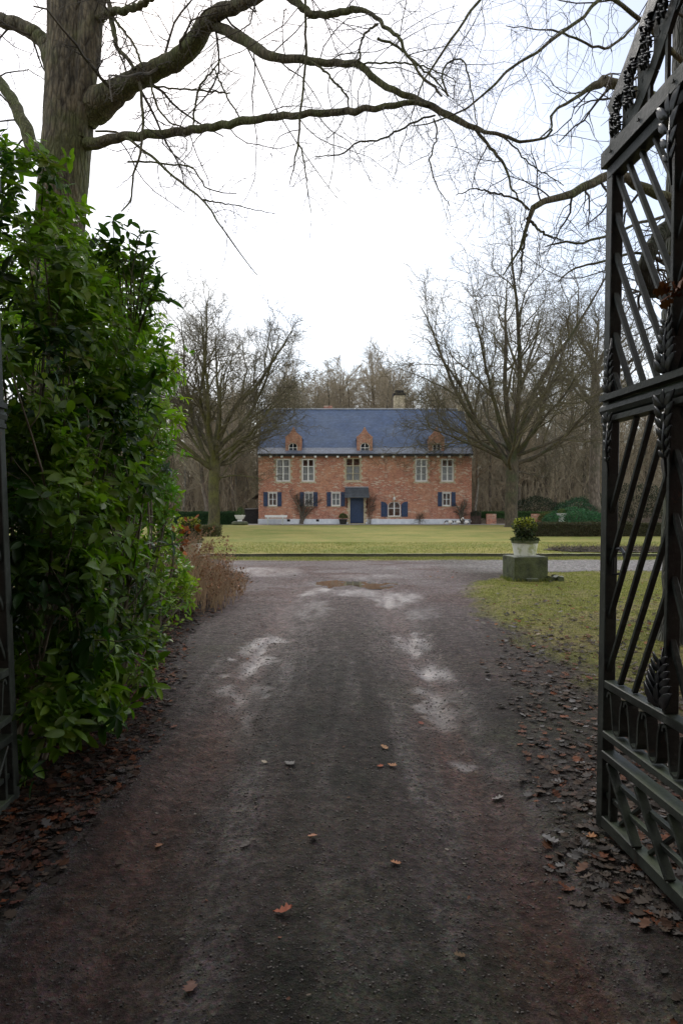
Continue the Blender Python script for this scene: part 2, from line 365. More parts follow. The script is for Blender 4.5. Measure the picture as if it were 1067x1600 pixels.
def m_iron():
    n = NM('weathered gate paint'); a = n.noise(3.5, 5, .7); b_ = n.noise(45, 3, .7); g = nn(n.t, 'ShaderNodeNewGeometry'); s3 = nn(n.t, 'ShaderNodeSeparateXYZ')
    n.l(g.outputs['Normal'], s3.inputs[0])
    k = n.mix(n.ramp(a, [(.4, 0.), (.6, 1.)]), (.012,.016,.014), (.046,.055,.047))
    mossf = n.math('MULTIPLY', n.ramp(a, [(.45, .25), (.6, 1.)]), n.ramp(s3.outputs[2], [(.3, .12), (.8, .9)]))
    k = n.mix(mossf, k, (.055,.075,.03))
    c_ = n.noise(14, 6, .8); k = n.mix(n.ramp(c_, [(.58, 0.), (.66, .75)]), k, (.085,.095,.08)); k = n.mix(n.ramp(n.noise(9, 5, .8), [(.62, 0.), (.68, .7)]), k, (.07,.035,.018))
    k = n.mix(.4, k, n.ramp(b_, [(.3, .5), (.7, 1.4)]), 'MULTIPLY')
    return n.done(k, n.ramp(a, [(.3, .4), (.7, .75)]), n.bump(n.math('ADD', b_, c_), .6, .003))
M_iron = m_iron()
M_castiron = m_simple('black cast iron', (.010,.011,.012), (.025,.028,.03), 20, .35, .3, .004)
def m_mossstone():
    n = NM('mossy stone block'); a = n.noise(4, 5, .65); b_ = n.noise(30, 4, .7); g = nn(n.t, 'ShaderNodeNewGeometry'); s3 = nn(n.t, 'ShaderNodeSeparateXYZ'); n.l(g.outputs['Normal'], s3.inputs[0])
    k = n.mix(n.ramp(a, [(.35, 0.), (.6, 1.)]), (.028,.034,.016), (.075,.09,.032))
    k = n.mix(n.ramp(b_, [(.5, 0.), (.75, .6)]), k, (.13,.13,.09))
    k = n.mix(n.ramp(s3.outputs[2], [(.6, 0.), (.9, .75)]), k, (.22,.23,.2))
    return n.done(k, .85, n.bump(n.math('ADD', a, b_), .7, .015))
M_moss = m_mossstone()
def m_pot():
    n = NM('stained white pot'); a = n.noise(5, 4, .6); b_ = n.noise(14, 4, .7)
    k = n.mix(n.ramp(a, [(.5, 0.), (.62, .8)]), (.66,.67,.58), (.30,.33,.12)); k = n.mix(n.ramp(b_, [(.55, 0.), (.7, .6)]), k, (.40,.40,.32))
    return n.done(k, .7, n.bump(b_, .3, .006))
M_pot = m_pot()
M_rim = m_simple('green pot rim', (.05,.065,.025), (.12,.13,.06), 12, .8, .4)
M_bench = m_simple('weathered bench paint', (.50,.54,.50), (.72,.75,.72), 8, .6, .2)
def m_water():
    n = NM('muddy puddle water'); f = n.noise(6, 2)
    return n.done((.085,.078,.058), .03, n.bump(f, .03, .01), .6)
M_water = m_water()
M_pebble = m_simple('grit stones', (.045,.038,.034), (.13,.115,.10), 60, .75, .3, .002)
def m_duck():
    n = NM('pied plumage'); tcn = nn(n.t, 'ShaderNodeTexCoord'); n.co = tcn
    return n.done(n.mix(n.ramp(n.noise(4.2, 1), [(.50, 0.), (.53, 1.)]), (.8,.79,.75), (.025,.022,.02)), .7)
M_duck = m_duck()
M_bill = m_simple('duck bill', (.45,.18,.04), (.6,.25,.05), 20, .5)

# ------------------------------------------------------------------ leaves
def leaf_template(kind):
    if kind == 'rhodo':      # long elliptic, folded along the midrib, x across, y along
        ys = np.array([0, .12, .4, .7, .92, 1.]); ws = np.array([.03, .12, .195, .17, .07, 0.])
        zc = np.array([0, .02, .0, -.06, -.13, -.17])
        V = []; 
        for y, w_, z in zip(ys, ws, zc): V += [(-w_, y, z+.25*w_), (0, y, z-.02), (w_, y, z+.25*w_)]
        Q = []
        for i in range(5):
            a = i*3; Q += [(a, a+1, a+4, a+3), (a+1, a+2, a+5, a+4)]
        return np.array(V), np.array(Q)
    if kind == 'simple':
        V = np.array([(0,0,0), (-.28,.45,.06), (0,1,-.06), (.28,.45,.06)]); return V, np.array([(0,1,2,3)])
    if kind == 'oak':        # lobed, curled litter leaf
        a = [(0,0), (.08,.10), (.23,.19), (.12,.31), (.36,.42), (.17,.54), (.37,.67), (.17,.78), (.17,.92), (0,1)]
        V = [(x, y, .9*x*x+.45*(y-.5)**2+.02*math.sin(9*y)) for x, y in a]+[(-x, y, 1.5*x*x*y+.45*(y-.5)**2-.02*math.sin(7*y)) for x, y in a[1:-1]]
        n = len(a); L = [0]+list(range(n, n+8))+[9]
        Q = []
        for i in range(0, 9): Q.append((i, i+1, L[i+1], L[i]))
        Q = [q if len(set(q)) == 4 else q for q in Q]
        return np.array(V), np.array(Q)
def scatter(tpl, pos, axis, nrm, size):       # axis = along the leaf, nrm = its up side
    V, Q = tpl; N = len(pos)
    y = axis/(np.linalg.norm(axis, axis=1, keepdims=True)+1e-9)
    x = np.cross(y, nrm); x /= np.linalg.norm(x, axis=1, keepdims=True)+1e-9
    z = np.cross(x, y)
    B = np.stack([x, y, z], 1)            # N,3(basis),3
    W = np.einsum('vk,nkj->nvj', V, B)*np.asarray(size).reshape(-1, 1, 1)+pos[:, None, :]
    nv = len(V)
    Fq = (Q[None]+(np.arange(N)*nv)[:, None, None]).reshape(-1, Q.shape[1])
    return W.reshape(-1, 3), Fq, nv
def oak_mesh(name, pos, size, cols, mat, parent=None, flat=.35, g=rng):
    N = len(pos); a = g.uniform(0, 2*np.pi, N)
    ax = np.stack([np.cos(a), np.sin(a), g.normal(0, flat, N)], 1); nr = np.stack([g.normal(0, flat, N), g.normal(0, flat, N), np.ones(N)], 1)
    T = leaf_template('oak')
    # last & first faces are triangles: express as quads with a doubled midpoint
    V, Q = T; V = np.vstack([V, [(0, .05, 0), (0, .96, .04)]]); nv0 = len(V)
    Q = Q.copy(); Q[0] = (0, 1, nv0-2, 10); Q[8] = (8, 9, 17, nv0-1); Q = np.vstack([Q, [[1, 1, 1, 1]]])[:-1]
    W, Fq, nv = scatter((V, Q), pos, ax, nr, size)
    return mesh_np(name, W, Fq, mat, parent, True, np.repeat(cols, nv, 0))

# ------------------------------------------------------------------ terrain
def edge_r(Y): return np.interp(Y, [0, 3, 5, 8, 12, 13.3, 14.5, 15.6, 16.4], [2.4, 2.45, 2.3, 2.15, 2.15, 2.3, 2.9, 4.2, 6.0])
def edge_l(Y): return np.interp(Y, [0, 2.7, 3.2, 4.1, 6, 9, 12, 14.8, 16.5, 18.7], [-1.4, -1.33, -1.28, -1.29, -1.5, -1.9, -1.95, -1.9, -2.3, -3.2])
def mud_r(Y): return np.interp(Y, [0, 2.4, 3.3, 4.7, 8, 10, 13], [.98, .96, 1.02, 1.18, 1.55, 1.9, 2.3])
WETS = [(-.92, 7.6, .24, 1.0, 1.), (-.86, 6.1, .2, .6, .7), (-.72, 5.2, .12, .5, .4), (.80, 8.0, .26, .7, .9), (.86, 6.7, .22, .6, 1.), (.80, 5.7, .2, .55, .9), (.78, 4.5, .16, .22, .8),
        (-.45, 10.6, .3, 1.1, .4), (.95, 11.9, .6, .9, .9), (.35, 12.5, .8, .5, .7), (-.45, 12.9, .3, .5, .9), (-1.9, 16.5, 1.3, 1.1, .6), (1.2, 10.2, .3, .5, .5), (.5, 15.3, 1.2, .5, .5), (2.6, 17.5, 2.4, .6, .25)]
def terrain(X, Y):
    """height, colour, masks (wet, grass, coarse) at ground points"""
    X = np.asarray(X, float); Y = np.asarray(Y, float)
    n1 = vnoise(X, Y, 1.3, 4)-.5; n2 = vnoise(X+50, Y, 5., 4)-.5; n3 = vnoise(X, Y+90, 14., 3)-.5
    sw = lambda a, b, v: np.clip((v-a)/(b-a), 0, 1)
    Xd = X+n1*.25+n2*.10
    tr = lambda c, wd: np.exp(-((Xd-c)/wd)**2)
    fade = 1-sw(11, 15, Y)
    tl, trr = tr(-.82, .26)*fade, tr(.78, .24)*fade
    gl = tr(-.45, .2)*fade; gr_ = tr(.42, .2)*fade
    z = -.05*tl-.04*trr+.02*tr(0, .4)*fade+n1*.05+n2*.018+n3*.008
    # small pressed ridges along the ruts
    z += .016*np.sin(Xd*30)*np.exp(-((np.abs(Xd)-.82)/.3)**2)*fade*(vnoise(X, Y*.3, 3, 2))
    side_r = sw(0, .9, X-mud_r(Y)); side_l = sw(0, .5, edge_l(Y)-X)
    z += .05*side_l+.02*side_r
    col = np.zeros(X.shape+(3,)); C3 = lambda r, g, b: np.array([r, g, b])
    def lay(m, c):
        nonlocal col; m = np.clip(m, 0, 1)[..., None]; col = col*(1-m)+c*m
    col[...] = C3(.052, .042, .037)
    rag = .55+.9*vnoise(X*2, Y*.35, 3, 4)-.0
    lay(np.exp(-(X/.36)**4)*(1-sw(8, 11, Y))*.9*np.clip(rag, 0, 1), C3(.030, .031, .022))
    lay(np.maximum(tr(-.95, .27), tr(.78, .20))*(1-sw(9, 13, Y)*.5)*np.clip(rag, 0, 1), C3(.076, .043, .034))
    stk = vnoise(X*3.2+.3*np.sin(Y*.7), Y*.16, 3, 4); st2 = vnoise(X*6+4, Y*.5+7, 3, 4)
    lay(np.clip(tr(-.50, .13)*1.1+tr(.45, .11)+.9*tr(1.02, .07)+.9*tr(-1.30, .07), 0, 1)*fade*np.clip(.25+st2*1.3, 0, 1), C3(.135, .122, .112))
    lay(sw(.50, .66, stk)*fade*.65, C3(.10, .088, .080)); lay(sw(.50, .34, stk)*fade*.0+sw(.48, .62, vnoise(X*3.2+9, Y*.2+3, 3, 4))*fade*.6, C3(.026, .022, .018)); lay(sw(.5, .75, vnoise(X+3, Y+8, 2.2, 5))*.55, C3(.028, .024, .020)); lay(sw(.55, .75, vnoise(X+33, Y+18, 1.4, 5))*.5, C3(.05, .055, .028))
    lay(np.maximum(tr(-.93, .22), tr(.76, .17))*fade*.75*np.clip(st2*1.6, .2, 1), C3(.105, .056, .042))
    lay(sw(5.5, 13, Y)*.75, C3(.20, .158, .152)); lay(sw(.5, .62, vnoise(X, Y*.8+5, .9, 5))*sw(8, 12, Y)*.6, C3(.11, .065, .055)); lay(sw(.52, .66, vnoise(X+40, Y*1.6, .8, 5))*sw(10, 14, Y)*.6, C3(.24, .215, .21))  # drive paled with distance; foreground shade is partly put into its colour
    lay(sw(.46, .7, vnoise(X, Y, .9, 4))*.35, C3(.11, .078, .072))
    lay(side_r*.85, C3(.055, .043, .032)); lay(side_l, C3(.04, .028, .02))
    lay(sw(2.2, 4.5, X)*sw(15.8, 16.6, Y+n1)*(1-sw(19.4, 19.7, Y)), C3(.25, .235, .225))
    wet = np.zeros(X.shape)
    for cx, cy, rx, ry, a in WETS:
        d = ((Xd-cx+n2*.35)/(rx*.78))**2+((Y-cy+n1*1.2+n2*.7)/ry)**2
        wet = np.maximum(wet, a*np.clip(1.35-d, 0, 1))
    wet *= np.clip(-.15+1.8*vnoise(X*2+9, Y*.7, 3.2, 5), 0, 1)
    lay(wet*.45, C3(.165, .155, .15)); wet = np.maximum(wet, .25*(tl+trr)*sw(3, 6, Y))  # pale sky reflection on the wet mud is also put into the colour
    e = X-edge_r(Y)+n1*.8+n2*.35
    grass = sw(-.1, .35, e)*(1-sw(16.0, 16.4, Y-.12*(X-6)*0+n1*.4))*sw(5.0, 8.6, Y+n1*4+n2*2.5+(X-2.4)*.35)
    grass = np.maximum(grass, sw(19.35, 19.6, Y+n1*.35)*.95)
    gL = sw(-.1, .4, edge_l(Y)-.6-X+n1)*(1-sw(16.0, 16.4, Y+n1*.4))*sw(11.5, 13, Y); grass = np.maximum(grass, gL)
    bare = sw(.5, .66, vnoise(X+20, Y+4, 1.1, 4)); 
    gcol = C3(.21, .205, .045)*(1-bare[..., None]*.55)+C3(.24, .18, .085)*bare[..., None]*.55
    m = grass[..., None]; col = col*(1-m*.92)+gcol*m*.92
    z += grass*.02
    # puddle hollow
    d = ((X-.32+n2*.9)/.80)**2+((Y-14.0+n1*1.2+n2*.9)/.80)**2; z -= .055*np.exp(-d**2)-.045*np.exp(-d)*sw(.45, .7, vnoise(X*.9+3, Y*.6, 2.6, 3))
    lay(np.exp(-((d-1.15)/.35)**2)*.5, C3(.17, .155, .15))
    far = np.maximum(sw(9, 11, np.abs(X-1)), sw(20, 20.7, Y)); z = z*(1-far)
    msk = np.stack([np.clip(wet, 0, 1), grass, np.clip(1-grass-.5*wet, 0, 1)], -1)
    return z, np.clip(col, 0, 1), msk
GX0, GX1, GY0, GY1 = -10.0, 12.0, -1.0, 20.9
xs = np.unique(np.r_[np.linspace(GX0, -3, 60), np.linspace(-3, 4, 240), np.linspace(4, GX1, 110)])
ys = [GY0]
while ys[-1] < GY1: ys.append(ys[-1]+min(.08, max(.025, .0075*ys[-1])))
ys[-1] = GY1; ys = np.array(ys)
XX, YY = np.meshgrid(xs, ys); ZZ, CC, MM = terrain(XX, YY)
def ground_z(x, y): return terrain(np.asarray(x, float), np.asarray(y, float))[0]
nx = len(xs); idx = np.arange(XX.size).reshape(XX.shape)
quads = np.stack([idx[:-1, :-1], idx[:-1, 1:], idx[1:, 1:], idx[1:, :-1]], -1).reshape(-1, 4)
cxm = ((XX[:-1, :-1]+XX[1:, 1:])/2).ravel(); cym = ((YY[:-1, :-1]+YY[1:, 1:])/2).ravel()
VG = np.stack([XX, YY, ZZ], -1).reshape(-1, 3); CG = CC.reshape(-1, 3); MG = MM.reshape(-1, 3)
is_track = (cym > 16.3) & (cym < 19.5); is_drive = ~is_track & (cxm > edge_l(cym)) & (cxm < np.minimum(mud_r(cym)+.15*(cym < 13)+np.clip(cym-13, 0, 9)*1.0, edge_r(cym))) & (cym <= 16.3)
is_verge = cym >= 19.5; is_ground = ~(is_track | is_drive | is_verge)
def sub(name, mask):
    q = quads[mask]; u, inv = np.unique(q.ravel(), return_inverse=True)
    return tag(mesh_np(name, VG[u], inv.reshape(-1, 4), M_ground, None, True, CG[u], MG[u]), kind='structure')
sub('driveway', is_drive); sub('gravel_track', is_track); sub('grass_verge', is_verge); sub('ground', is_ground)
def rects(name, rs, mat, z=0.0):
    m = MB()
    for x0, x1, y0, y1 in rs: m.poly([(x0,y0,z),(x1,y0,z),(x1,y1,z),(x0,y1,z)], [(0,1,2,3)])
    return tag(m.build(name, mat), kind='structure')
rects('woodland_floor', [(-500, GX0, -60, 20.9), (GX1, 500, -60, 20.9), (GX0, GX1, -60, GY0), (-500, -19, 20.9, 57), (19, 500, 20.9, 57), (-500, 500, 57, 900), (-19, 19, 52.9, 57)], M_floor)
# lawn, raised a hand above the track
lx = np.linspace(-19, 19, 230); ly = np.r_[np.linspace(20.9, 24, 40), np.linspace(24.2, 48.3, 110)]
LX, LY = np.meshgrid(lx, ly); LZ = .10+.03*(vnoise(LX, LY, .5, 3)-.5)+.02*(vnoise(LX, LY, 4, 2)-.5)
LY2 = LY.copy(); LY2[0] += .12*(vnoise(lx, lx*0, 3, 3)-.5); 
ii = np.arange(LX.size).reshape(LX.shape)
tag(mesh_np('lawn', np.stack([LX, LY2, LZ], -1).reshape(-1, 3), np.stack([ii[:-1,:-1], ii[:-1,1:], ii[1:,1:], ii[1:,:-1]], -1).reshape(-1, 4), M_lawn, None, True), kind='structure')
V = np.concatenate([np.stack([LX[0], LY2[0]+.006, LZ[0]-.002], 1), np.stack([LX[0], LY2[0]+.10, LX[0]*0-.04], 1)]); k = np.arange(len(lx)-1); nL = len(lx)
tag(mesh_np('lawn_edge', V, np.stack([k, k+1, k+1+nL, k+nL], 1), M_edge), kind='structure')
rects('gravel_path', [(-19, 19, 48.3, 52.9)], M_gravel, .06)
# puddle water
a = np.linspace(0, 2*np.pi, 60, endpoint=False); rr_ = 1+.35*(vnoise(np.cos(a)*2+5, np.sin(a)*2+5, 1.5, 3)-.5)*2
gx_, gy_ = np.meshgrid(np.linspace(-.1, .8, 12), np.linspace(13.6, 14.4, 12)); pz = float(np.percentile(ground_z(gx_, gy_), 78))
m = MB(); m.poly([(.33+.95*r*math.cos(t), 13.95+.95*r*math.sin(t), pz) for t, r in zip(a, rr_)], [tuple(range(60))])
tag(m.build('puddle', M_water), kind='structure')

# ------------------------------------------------------------------ gatehouse round and behind the camera, added out of view to shade the foreground
blk = thing('blocker', (0, 1.0, 0), 'dark red brick gatehouse added out of view round the camera to shade the foreground', 'blocker')
m = MB(); m.box(-7, -2.0, -7, 1.0, -.1, 7.5); m.box(1.75, 7, -7, 1.0, -.1, 7.5); m.box(-2.0, 1.75, -7, 1.0, 4.3, 7.5); m.box(-2.0, 1.75, -7.3, -7.0, 0, 4.3)
m.box(-9, 9, 1.001, 2.25, 4.4, 9.5); m.box(-9, 9, -7, 1.0, 7.501, 9.5)  # overhang and upper mass added to keep more sky off the near ground
m.build('wall', M_brick_gate, blk)
m = MB(); m.poly([(-9.3,-7.3,9.51),(9.3,-7.3,9.51),(9.3,2.6,9.51),(-9.3,2.6,9.51),(-9.3,-2.4,13.5),(9.3,-2.4,13.5)], [(0,1,5,4),(2,3,4,5),(0,4,3),(1,2,5),(3,2,1,0)]); m.build('roof', M_slate_dk, blk)
for sx, side in ((-1, 'left'), (1, 'right')):
    x0 = -2.45 if sx < 0 else 1.56
    gp = thing('gate_pier', (x0+.3, 1.4, 0), 'square brick gate pier carrying the %s iron gate leaf' % side, 'gate pier', 'gate piers')
    m = MB(); m.box(x0, x0+.6, 1.02, 1.72, -.1, 4.1); m.build('shaft', M_brick_gate, gp, bevel=.01)
    m = MB(); m.box(x0-.06, x0+.66, .96, 1.78, 4.1, 4.25); m.build('coping', M_stone, gp, bevel=.01)

exec_house = True
# ------------------------------------------------------------------ the house
HY = 52.0; PX = F/HY
def hx(px): return (px-533.5)/F*HY
def hz(py): return P(533, py, HY)[2]
X0, X1 = hx(404), hx(736.5); ZE = hz(713); ZR = 9.25; HD = 8.2
house = thing('brick_house', (0, HY, 0), 'long red brick country house with blue slate roof and navy shutters', 'house')
openings = []    # x0,x1,z0,z1
UPW = [(431.5, 453.5, 716.5, 752.5, 'c'), (471.5, 491.5, 716.5, 752.5, 'h'), (540, 563, 715.5, 751.5, 't'), (648.5, 667.5, 716.5, 752.5, 'c'), (689, 708.5, 716.5, 752.5, 'h')]
LOW = [(419, 433.3, 769.5, 790.6, None), (475.6, 489.5, 769.5, 790.6, 'c'), (517.6, 532, 769.5, 790.6, 'c'), (690.6, 704.5, 769.5, 790.6, None)]
ARC = (605.7, 625.8, 783.5, 807)
DOOR = (547, 568, 778, 819)
VENT = [(448.5, 453.5, 808.2, 815), (493.8, 498.6, 808.2, 815)]
def rct(t): return (hx(t[0]), hx(t[1]), hz(t[3]), hz(t[2]))
ops = [rct(t) for t in UPW+LOW+[ARC]]+[(hx(DOOR[0]), hx(DOOR[1]), .12, hz(DOOR[2]))]
ZP = hz(811.3)
def facade(mb, x0, x1, z0, z1, ops, y=HY, depth=.16):
    xs_ = sorted({x0, x1, *[o[0] for o in ops], *[o[1] for o in ops]}); zs_ = sorted({z0, z1, *[o[2] for o in ops], *[o[3] for o in ops]})
    xs_ = [v for v in xs_ if x0 <= v <= x1]; zs_ = [v for v in zs_ if z0 <= v <= z1]
    for i in range(len(xs_)-1):
        for j in range(len(zs_)-1):
            cx, cz = (xs_[i]+xs_[i+1])/2, (zs_[j]+zs_[j+1])/2
            if any(o[0] < cx < o[1] and o[2] < cz < o[3] for o in ops): continue
            mb.poly([(xs_[i],y,zs_[j]),(xs_[i+1],y,zs_[j]),(xs_[i+1],y,zs_[j+1]),(xs_[i],y,zs_[j+1])], [(0,1,2,3)])
    for a, b, c, d in ops:
        c2 = max(c, z0); d2 = min(d, z1)
        if d2 <= c2: continue
        D = depth
        mb.poly([(a,y,c2),(a,y+D,c2),(a,y+D,d2),(a,y,d2)], [(0,1,2,3)]); mb.poly([(b,y,c2),(b,y+D,c2),(b,y+D,d2),(b,y,d2)], [(3,2,1,0)])
        mb.poly([(a,y,d2),(b,y,d2),(b,y+D,d2),(a,y+D,d2)], [(3,2,1,0)])
        if c >= z0: mb.poly([(a,y,c2),(b,y,c2),(b,y+D,c2),(a,y+D,c2)], [(0,1,2,3)])
def arch_pts(x0, x1, zs, rise, n=10):
    cx = (x0+x1)/2; hw = (x1-x0)/2
    return [(cx-hw*math.cos(math.pi*i/n), zs+rise*math.sin(math.pi*i/n)) for i in range(n+1)]
def spandrel(mb, x0, x1, z0s, z1, rise, y0, y1):
    pts = arch_pts(x0, x1, z0s, rise)
    for i in range(len(pts)-1):
        (a, za), (b, zb) = pts[i], pts[i+1]
        if z1-max(za, zb) < -.001: continue
        mb.poly([(a,y0,za),(b,y0,zb),(b,y0,z1+.0005),(a,y0,z1+.0005)], [(0,1,2,3)])
        mb.poly([(a,y0,za),(b,y0,zb),(b,y1,zb),(a,y1,za)], [(3,2,1,0)])
m = MB(); facade(m, X0, X1, ZP, ZE, ops)
m.poly([(X0,HY,0),(X0,HY+HD,0),(X0,HY+HD,ZE),(X0,HY+HD/2,ZR-.1),(X0,HY,ZE)], [(0,1,2,3,4)])
m.poly([(X1,HY,0),(X1,HY+HD,0),(X1,HY+HD,ZE),(X1,HY+HD/2,ZR-.1),(X1,HY,ZE)], [(4,3,2,1,0)])
m.poly([(X0,HY+HD,0),(X1,HY+HD,0),(X1,HY+HD,ZE),(X0,HY+HD,ZE)], [(3,2,1,0)])
ar = rct(ARC); spandrel(m, ar[0], ar[1], ar[3]-.36, ar[3], .34, HY, HY+.16)
m.poly([(X0+.02,HY+.9,.02),(X1-.02,HY+.9,.02),(X1-.02,HY+.9,ZE),(X0+.02,HY+.9,ZE)], [(0,1,2,3)])
wall = m.build('wall', M_brick, house)
# plinth, proud of the wall
m = MB(); dx0, dx1 = hx(545), hx(570); vents = [rct(t) for t in VENT]
segs = [(X0-.03, dx0), (dx1, X1+.03)]
for a, b in segs: facade(m, a, b, 0, ZP, [v for v in vents if a < v[0] < b], HY-.04, .12); m.poly([(a,HY-.04,ZP),(b,HY-.04,ZP),(b,HY,ZP+.02),(a,HY,ZP+.02)], [(0,1,2,3)])
m.poly([(X0-.03,HY-.04,0),(X0-.03,HY+HD,0),(X0-.03,HY+HD,ZP),(X0-.03,HY-.04,ZP)], [(0,1,2,3)]); m.poly([(X1+.03,HY-.04,0),(X1+.03,HY+HD,0),(X1+.03,HY+HD,ZP),(X1+.03,HY-.04,ZP)], [(3,2,1,0)])
m.build('plinth', M_plinth, house)
for v in vents:
    m = MB(); m.box(v[0], v[1], HY+.07, HY+.09, v[2]-.02, v[3]+.02)
    for i in range(4): m.box(v[0]+(v[1]-v[0])*(i+.5)/4-.01, v[0]+(v[1]-v[0])*(i+.5)/4+.01, HY+.03, HY+.05, v[2]+.005, v[3]-.005)
    m.build('cellar_vent', M_black, house)
def window(x0, x1, z0, z1, cols=2, rows=3, arch=0, curtain=None, y=HY+.07, parent=house, fw=.075, fm=M_white, rowpos=None, b=.028, centre=.05):
    m = MB(); zs = z1-arch
    # frame: jambs, sill, head, centre post, glazing bars (bars sit 3 mm behind the posts)
    m.box(x0+.002, x0+fw, y, y+.06, z0+.002, zs if arch else z1-.002); m.box(x1-fw, x1-.002, y, y+.06, z0+.002, zs if arch else z1-.002); m.box(x0+fw, x1-fw, y, y+.06, z0+.002, z0+fw)
    if arch:
        po = arch_pts(x0+.002, x1-.002, zs, arch-.004); pi_ = arch_pts(x0+fw, x1-fw, zs, arch-fw*.8)
        for i in range(len(po)-1): m.prism([po[i], po[i+1], pi_[i+1], pi_[i]][::-1], y, y+.06)
    else: m.box(x0+fw, x1-fw, y, y+.06, z1-fw, z1-.002)
    cx = (x0+x1)/2; top = z1-fw*.8
    if cols == 2: m.box(cx-centre/2, cx+centre/2, y-.004, y+.05, z0+fw, top)
    rp = rowpos or [z0+(z1-z0)*i/rows for i in range(1, rows)]
    for q, z in enumerate(rp):
        bb = b*1.6 if (rowpos and q == len(rp)-1) else b
        m.box(x0+fw, cx-centre/2, y+.003, y+.045, z-bb/2, z+bb/2); m.box(cx+centre/2, x1-fw, y+.003, y+.045, z-bb/2, z+bb/2)
    f = m.build('window', fm, parent)
    g = MB(); g.poly([(x0+.01,y+.03,z0+.01),(x1-.01,y+.03,z0+.01),(x1-.01,y+.03,z1-.01 if not arch else zs),(x0+.01,y+.03,z1-.01 if not arch else zs)], [(0,1,2,3)])
    if arch:
        pa = arch_pts(x0+.01, x1-.01, zs, arch-.01); g.poly([(p[0], y+.03, p[1]) for p in pa], [tuple(range(len(pa)))[::-1]])
    go = g.build('pane', M_glass, None); go.parent = f; go.location = tuple(-Vector((0,0,0))) if False else (0,0,0)
    me = go.data
    for v in me.vertices: v.co = v.co-parent.location
    if curtain:
        zt = z1-.03 if curtain == 'c' else z0+(z1-z0)*.68
        K = 28; c = MB(); V = []
        for i in range(K+1):
            xx = x0+.03+(x1-x0-.06)*i/K; yy = y+.12+.02*math.sin(i*1.7+x0)+.008*math.sin(i*4.1); V += [(xx,yy,z0+.03),(xx,yy,zt)]
        c.poly(V, [(2*i, 2*i+2, 2*i+3, 2*i+1) for i in range(K)])
        co = c.build('curtain', M_curtain, None); co.parent = f
        for v in co.data.vertices: v.co = v.co-parent.location
    return f
def stone_surround(x0, x1, z0, z1, parent=house):
    m = MB(); y0, y1 = HY-.012, HY+.05; n = 8; h = (z1-z0)/n
    for i in range(n):
        wd = .17 if i % 2 else .06
        for sx in (-1, 1):
            a, b = (x0-wd, x0-.001) if sx < 0 else (x1+.001, x1+wd)
            m.box(a, b, y0, y1, z0+i*h+.004, z0+(i+1)*h-.004)
    m.box(x0-.14, x1+.14, y0-.02, y1, z0-.11, z0-.002)
    m.build('stone_surround', M_stone, parent, bevel=.006)
for t in UPW:
    a, b, c, d = rct(t); H = d-c
    window(a, b, c, d, 2, 3, 0, 'c' if t[4] == 'c' else 'h', rowpos=[c+H*.335, c+H*.66], fm=M_white if t[4] != 't' else M_stone, fw=.11 if t[4] != 't' else .08, b=.045, centre=.10)
    stone_surround(a, b, c, d)
def shutter(x0, x1, z0, z1, arched=0):
    m = MB(); y0, y1 = HY-.06, HY-.02; n = 4
    for i in range(n):
        a = x0+(x1-x0)*i/n+.004; b = x0+(x1-x0)*(i+1)/n-.004
        if arched:
            f = lambda x: math.sqrt(max(0, 1-(((x-x0)/(x1-x0) if arched < 0 else (x1-x)/(x1-x0)))**2))*.3
            m.prism([(a, z0), (b, z0), (b, z1-.3+f(b)), (a, z1-.3+f(a))], y0, y1)
        else: m.box(a, b, y0, y1, z0, z1)
    for z in (z0+.12*(z1-z0), z0+.78*(z1-z0)-(.1 if arched else 0)): m.box(x0+.02, x1-.02, y0-.025, y0-.001, z-.04, z+.04)
    m.build('shutter', M_blue, house)
SHP = [(411.9, 418.6, 433.8, 440.3), (468.6, 475.2, 489.9, 496.3), (510.6, 517.2, 532.4, 539), (683.6, 690.2, 704.9, 711.3)]
for t, s in zip(LOW, SHP):
    a, b, c, d = rct(t); window(a, b, c, d, 2, 2, 0, t[4], fw=.09, b=.045, centre=.06)
    m = MB(); m.box(a-.04, b+.04, HY-.045, HY+.06, c-.07, c-.001); m.build('window_sill', M_stone, house)
    m = MB(); m.box(a-.03, b+.03, HY-.035, HY-.003, d+.001, d+.05); m.build('lintel_board', M_white, house)
    shutter(hx(s[0]), hx(s[1]), c-.03, d+.03); shutter(hx(s[2]), hx(s[3]), c-.03, d+.03)
a, b, c, d = ar; window(a, b, c, d, 2, 2, .34, None, fw=.07, centre=.09, rowpos=[c+(d-c)*.55])
m = MB(); m.box(a-.05, b+.05, HY-.05, HY+.06, c-.07, c-.001); m.build('window_sill', M_stone, house)
shutter(hx(595), hx(605.2), c-.02, d, -1); shutter(hx(626.4), hx(636.8), c-.02, d, 1)
# arched brick head over the window + flagstaff-like bracket with white lamp
m = MB(); lx_, lz = hx(615.5), hz(778); m.box(lx_-.03, lx_+.03, HY-.06, HY-.002, lz-.28, lz+.32); m.tube([(lx_, HY-.05, lz+.2), (lx_, HY-.22, lz+.24), (lx_, HY-.26, lz+.12)], .015, 6); br_ = m.build('wall_lamp', M_stone, house)
m = MB(); m.lathe([(.03,0),(.09,.03),(.10,.17),(.04,.22),(.01,.26)], (lx_-0, HY-.26, lz-.16), 10); lo = m.build('lamp_shade', M_white, None); lo.parent = br_
for v in lo.data.vertices: v.co = v.co-house.location
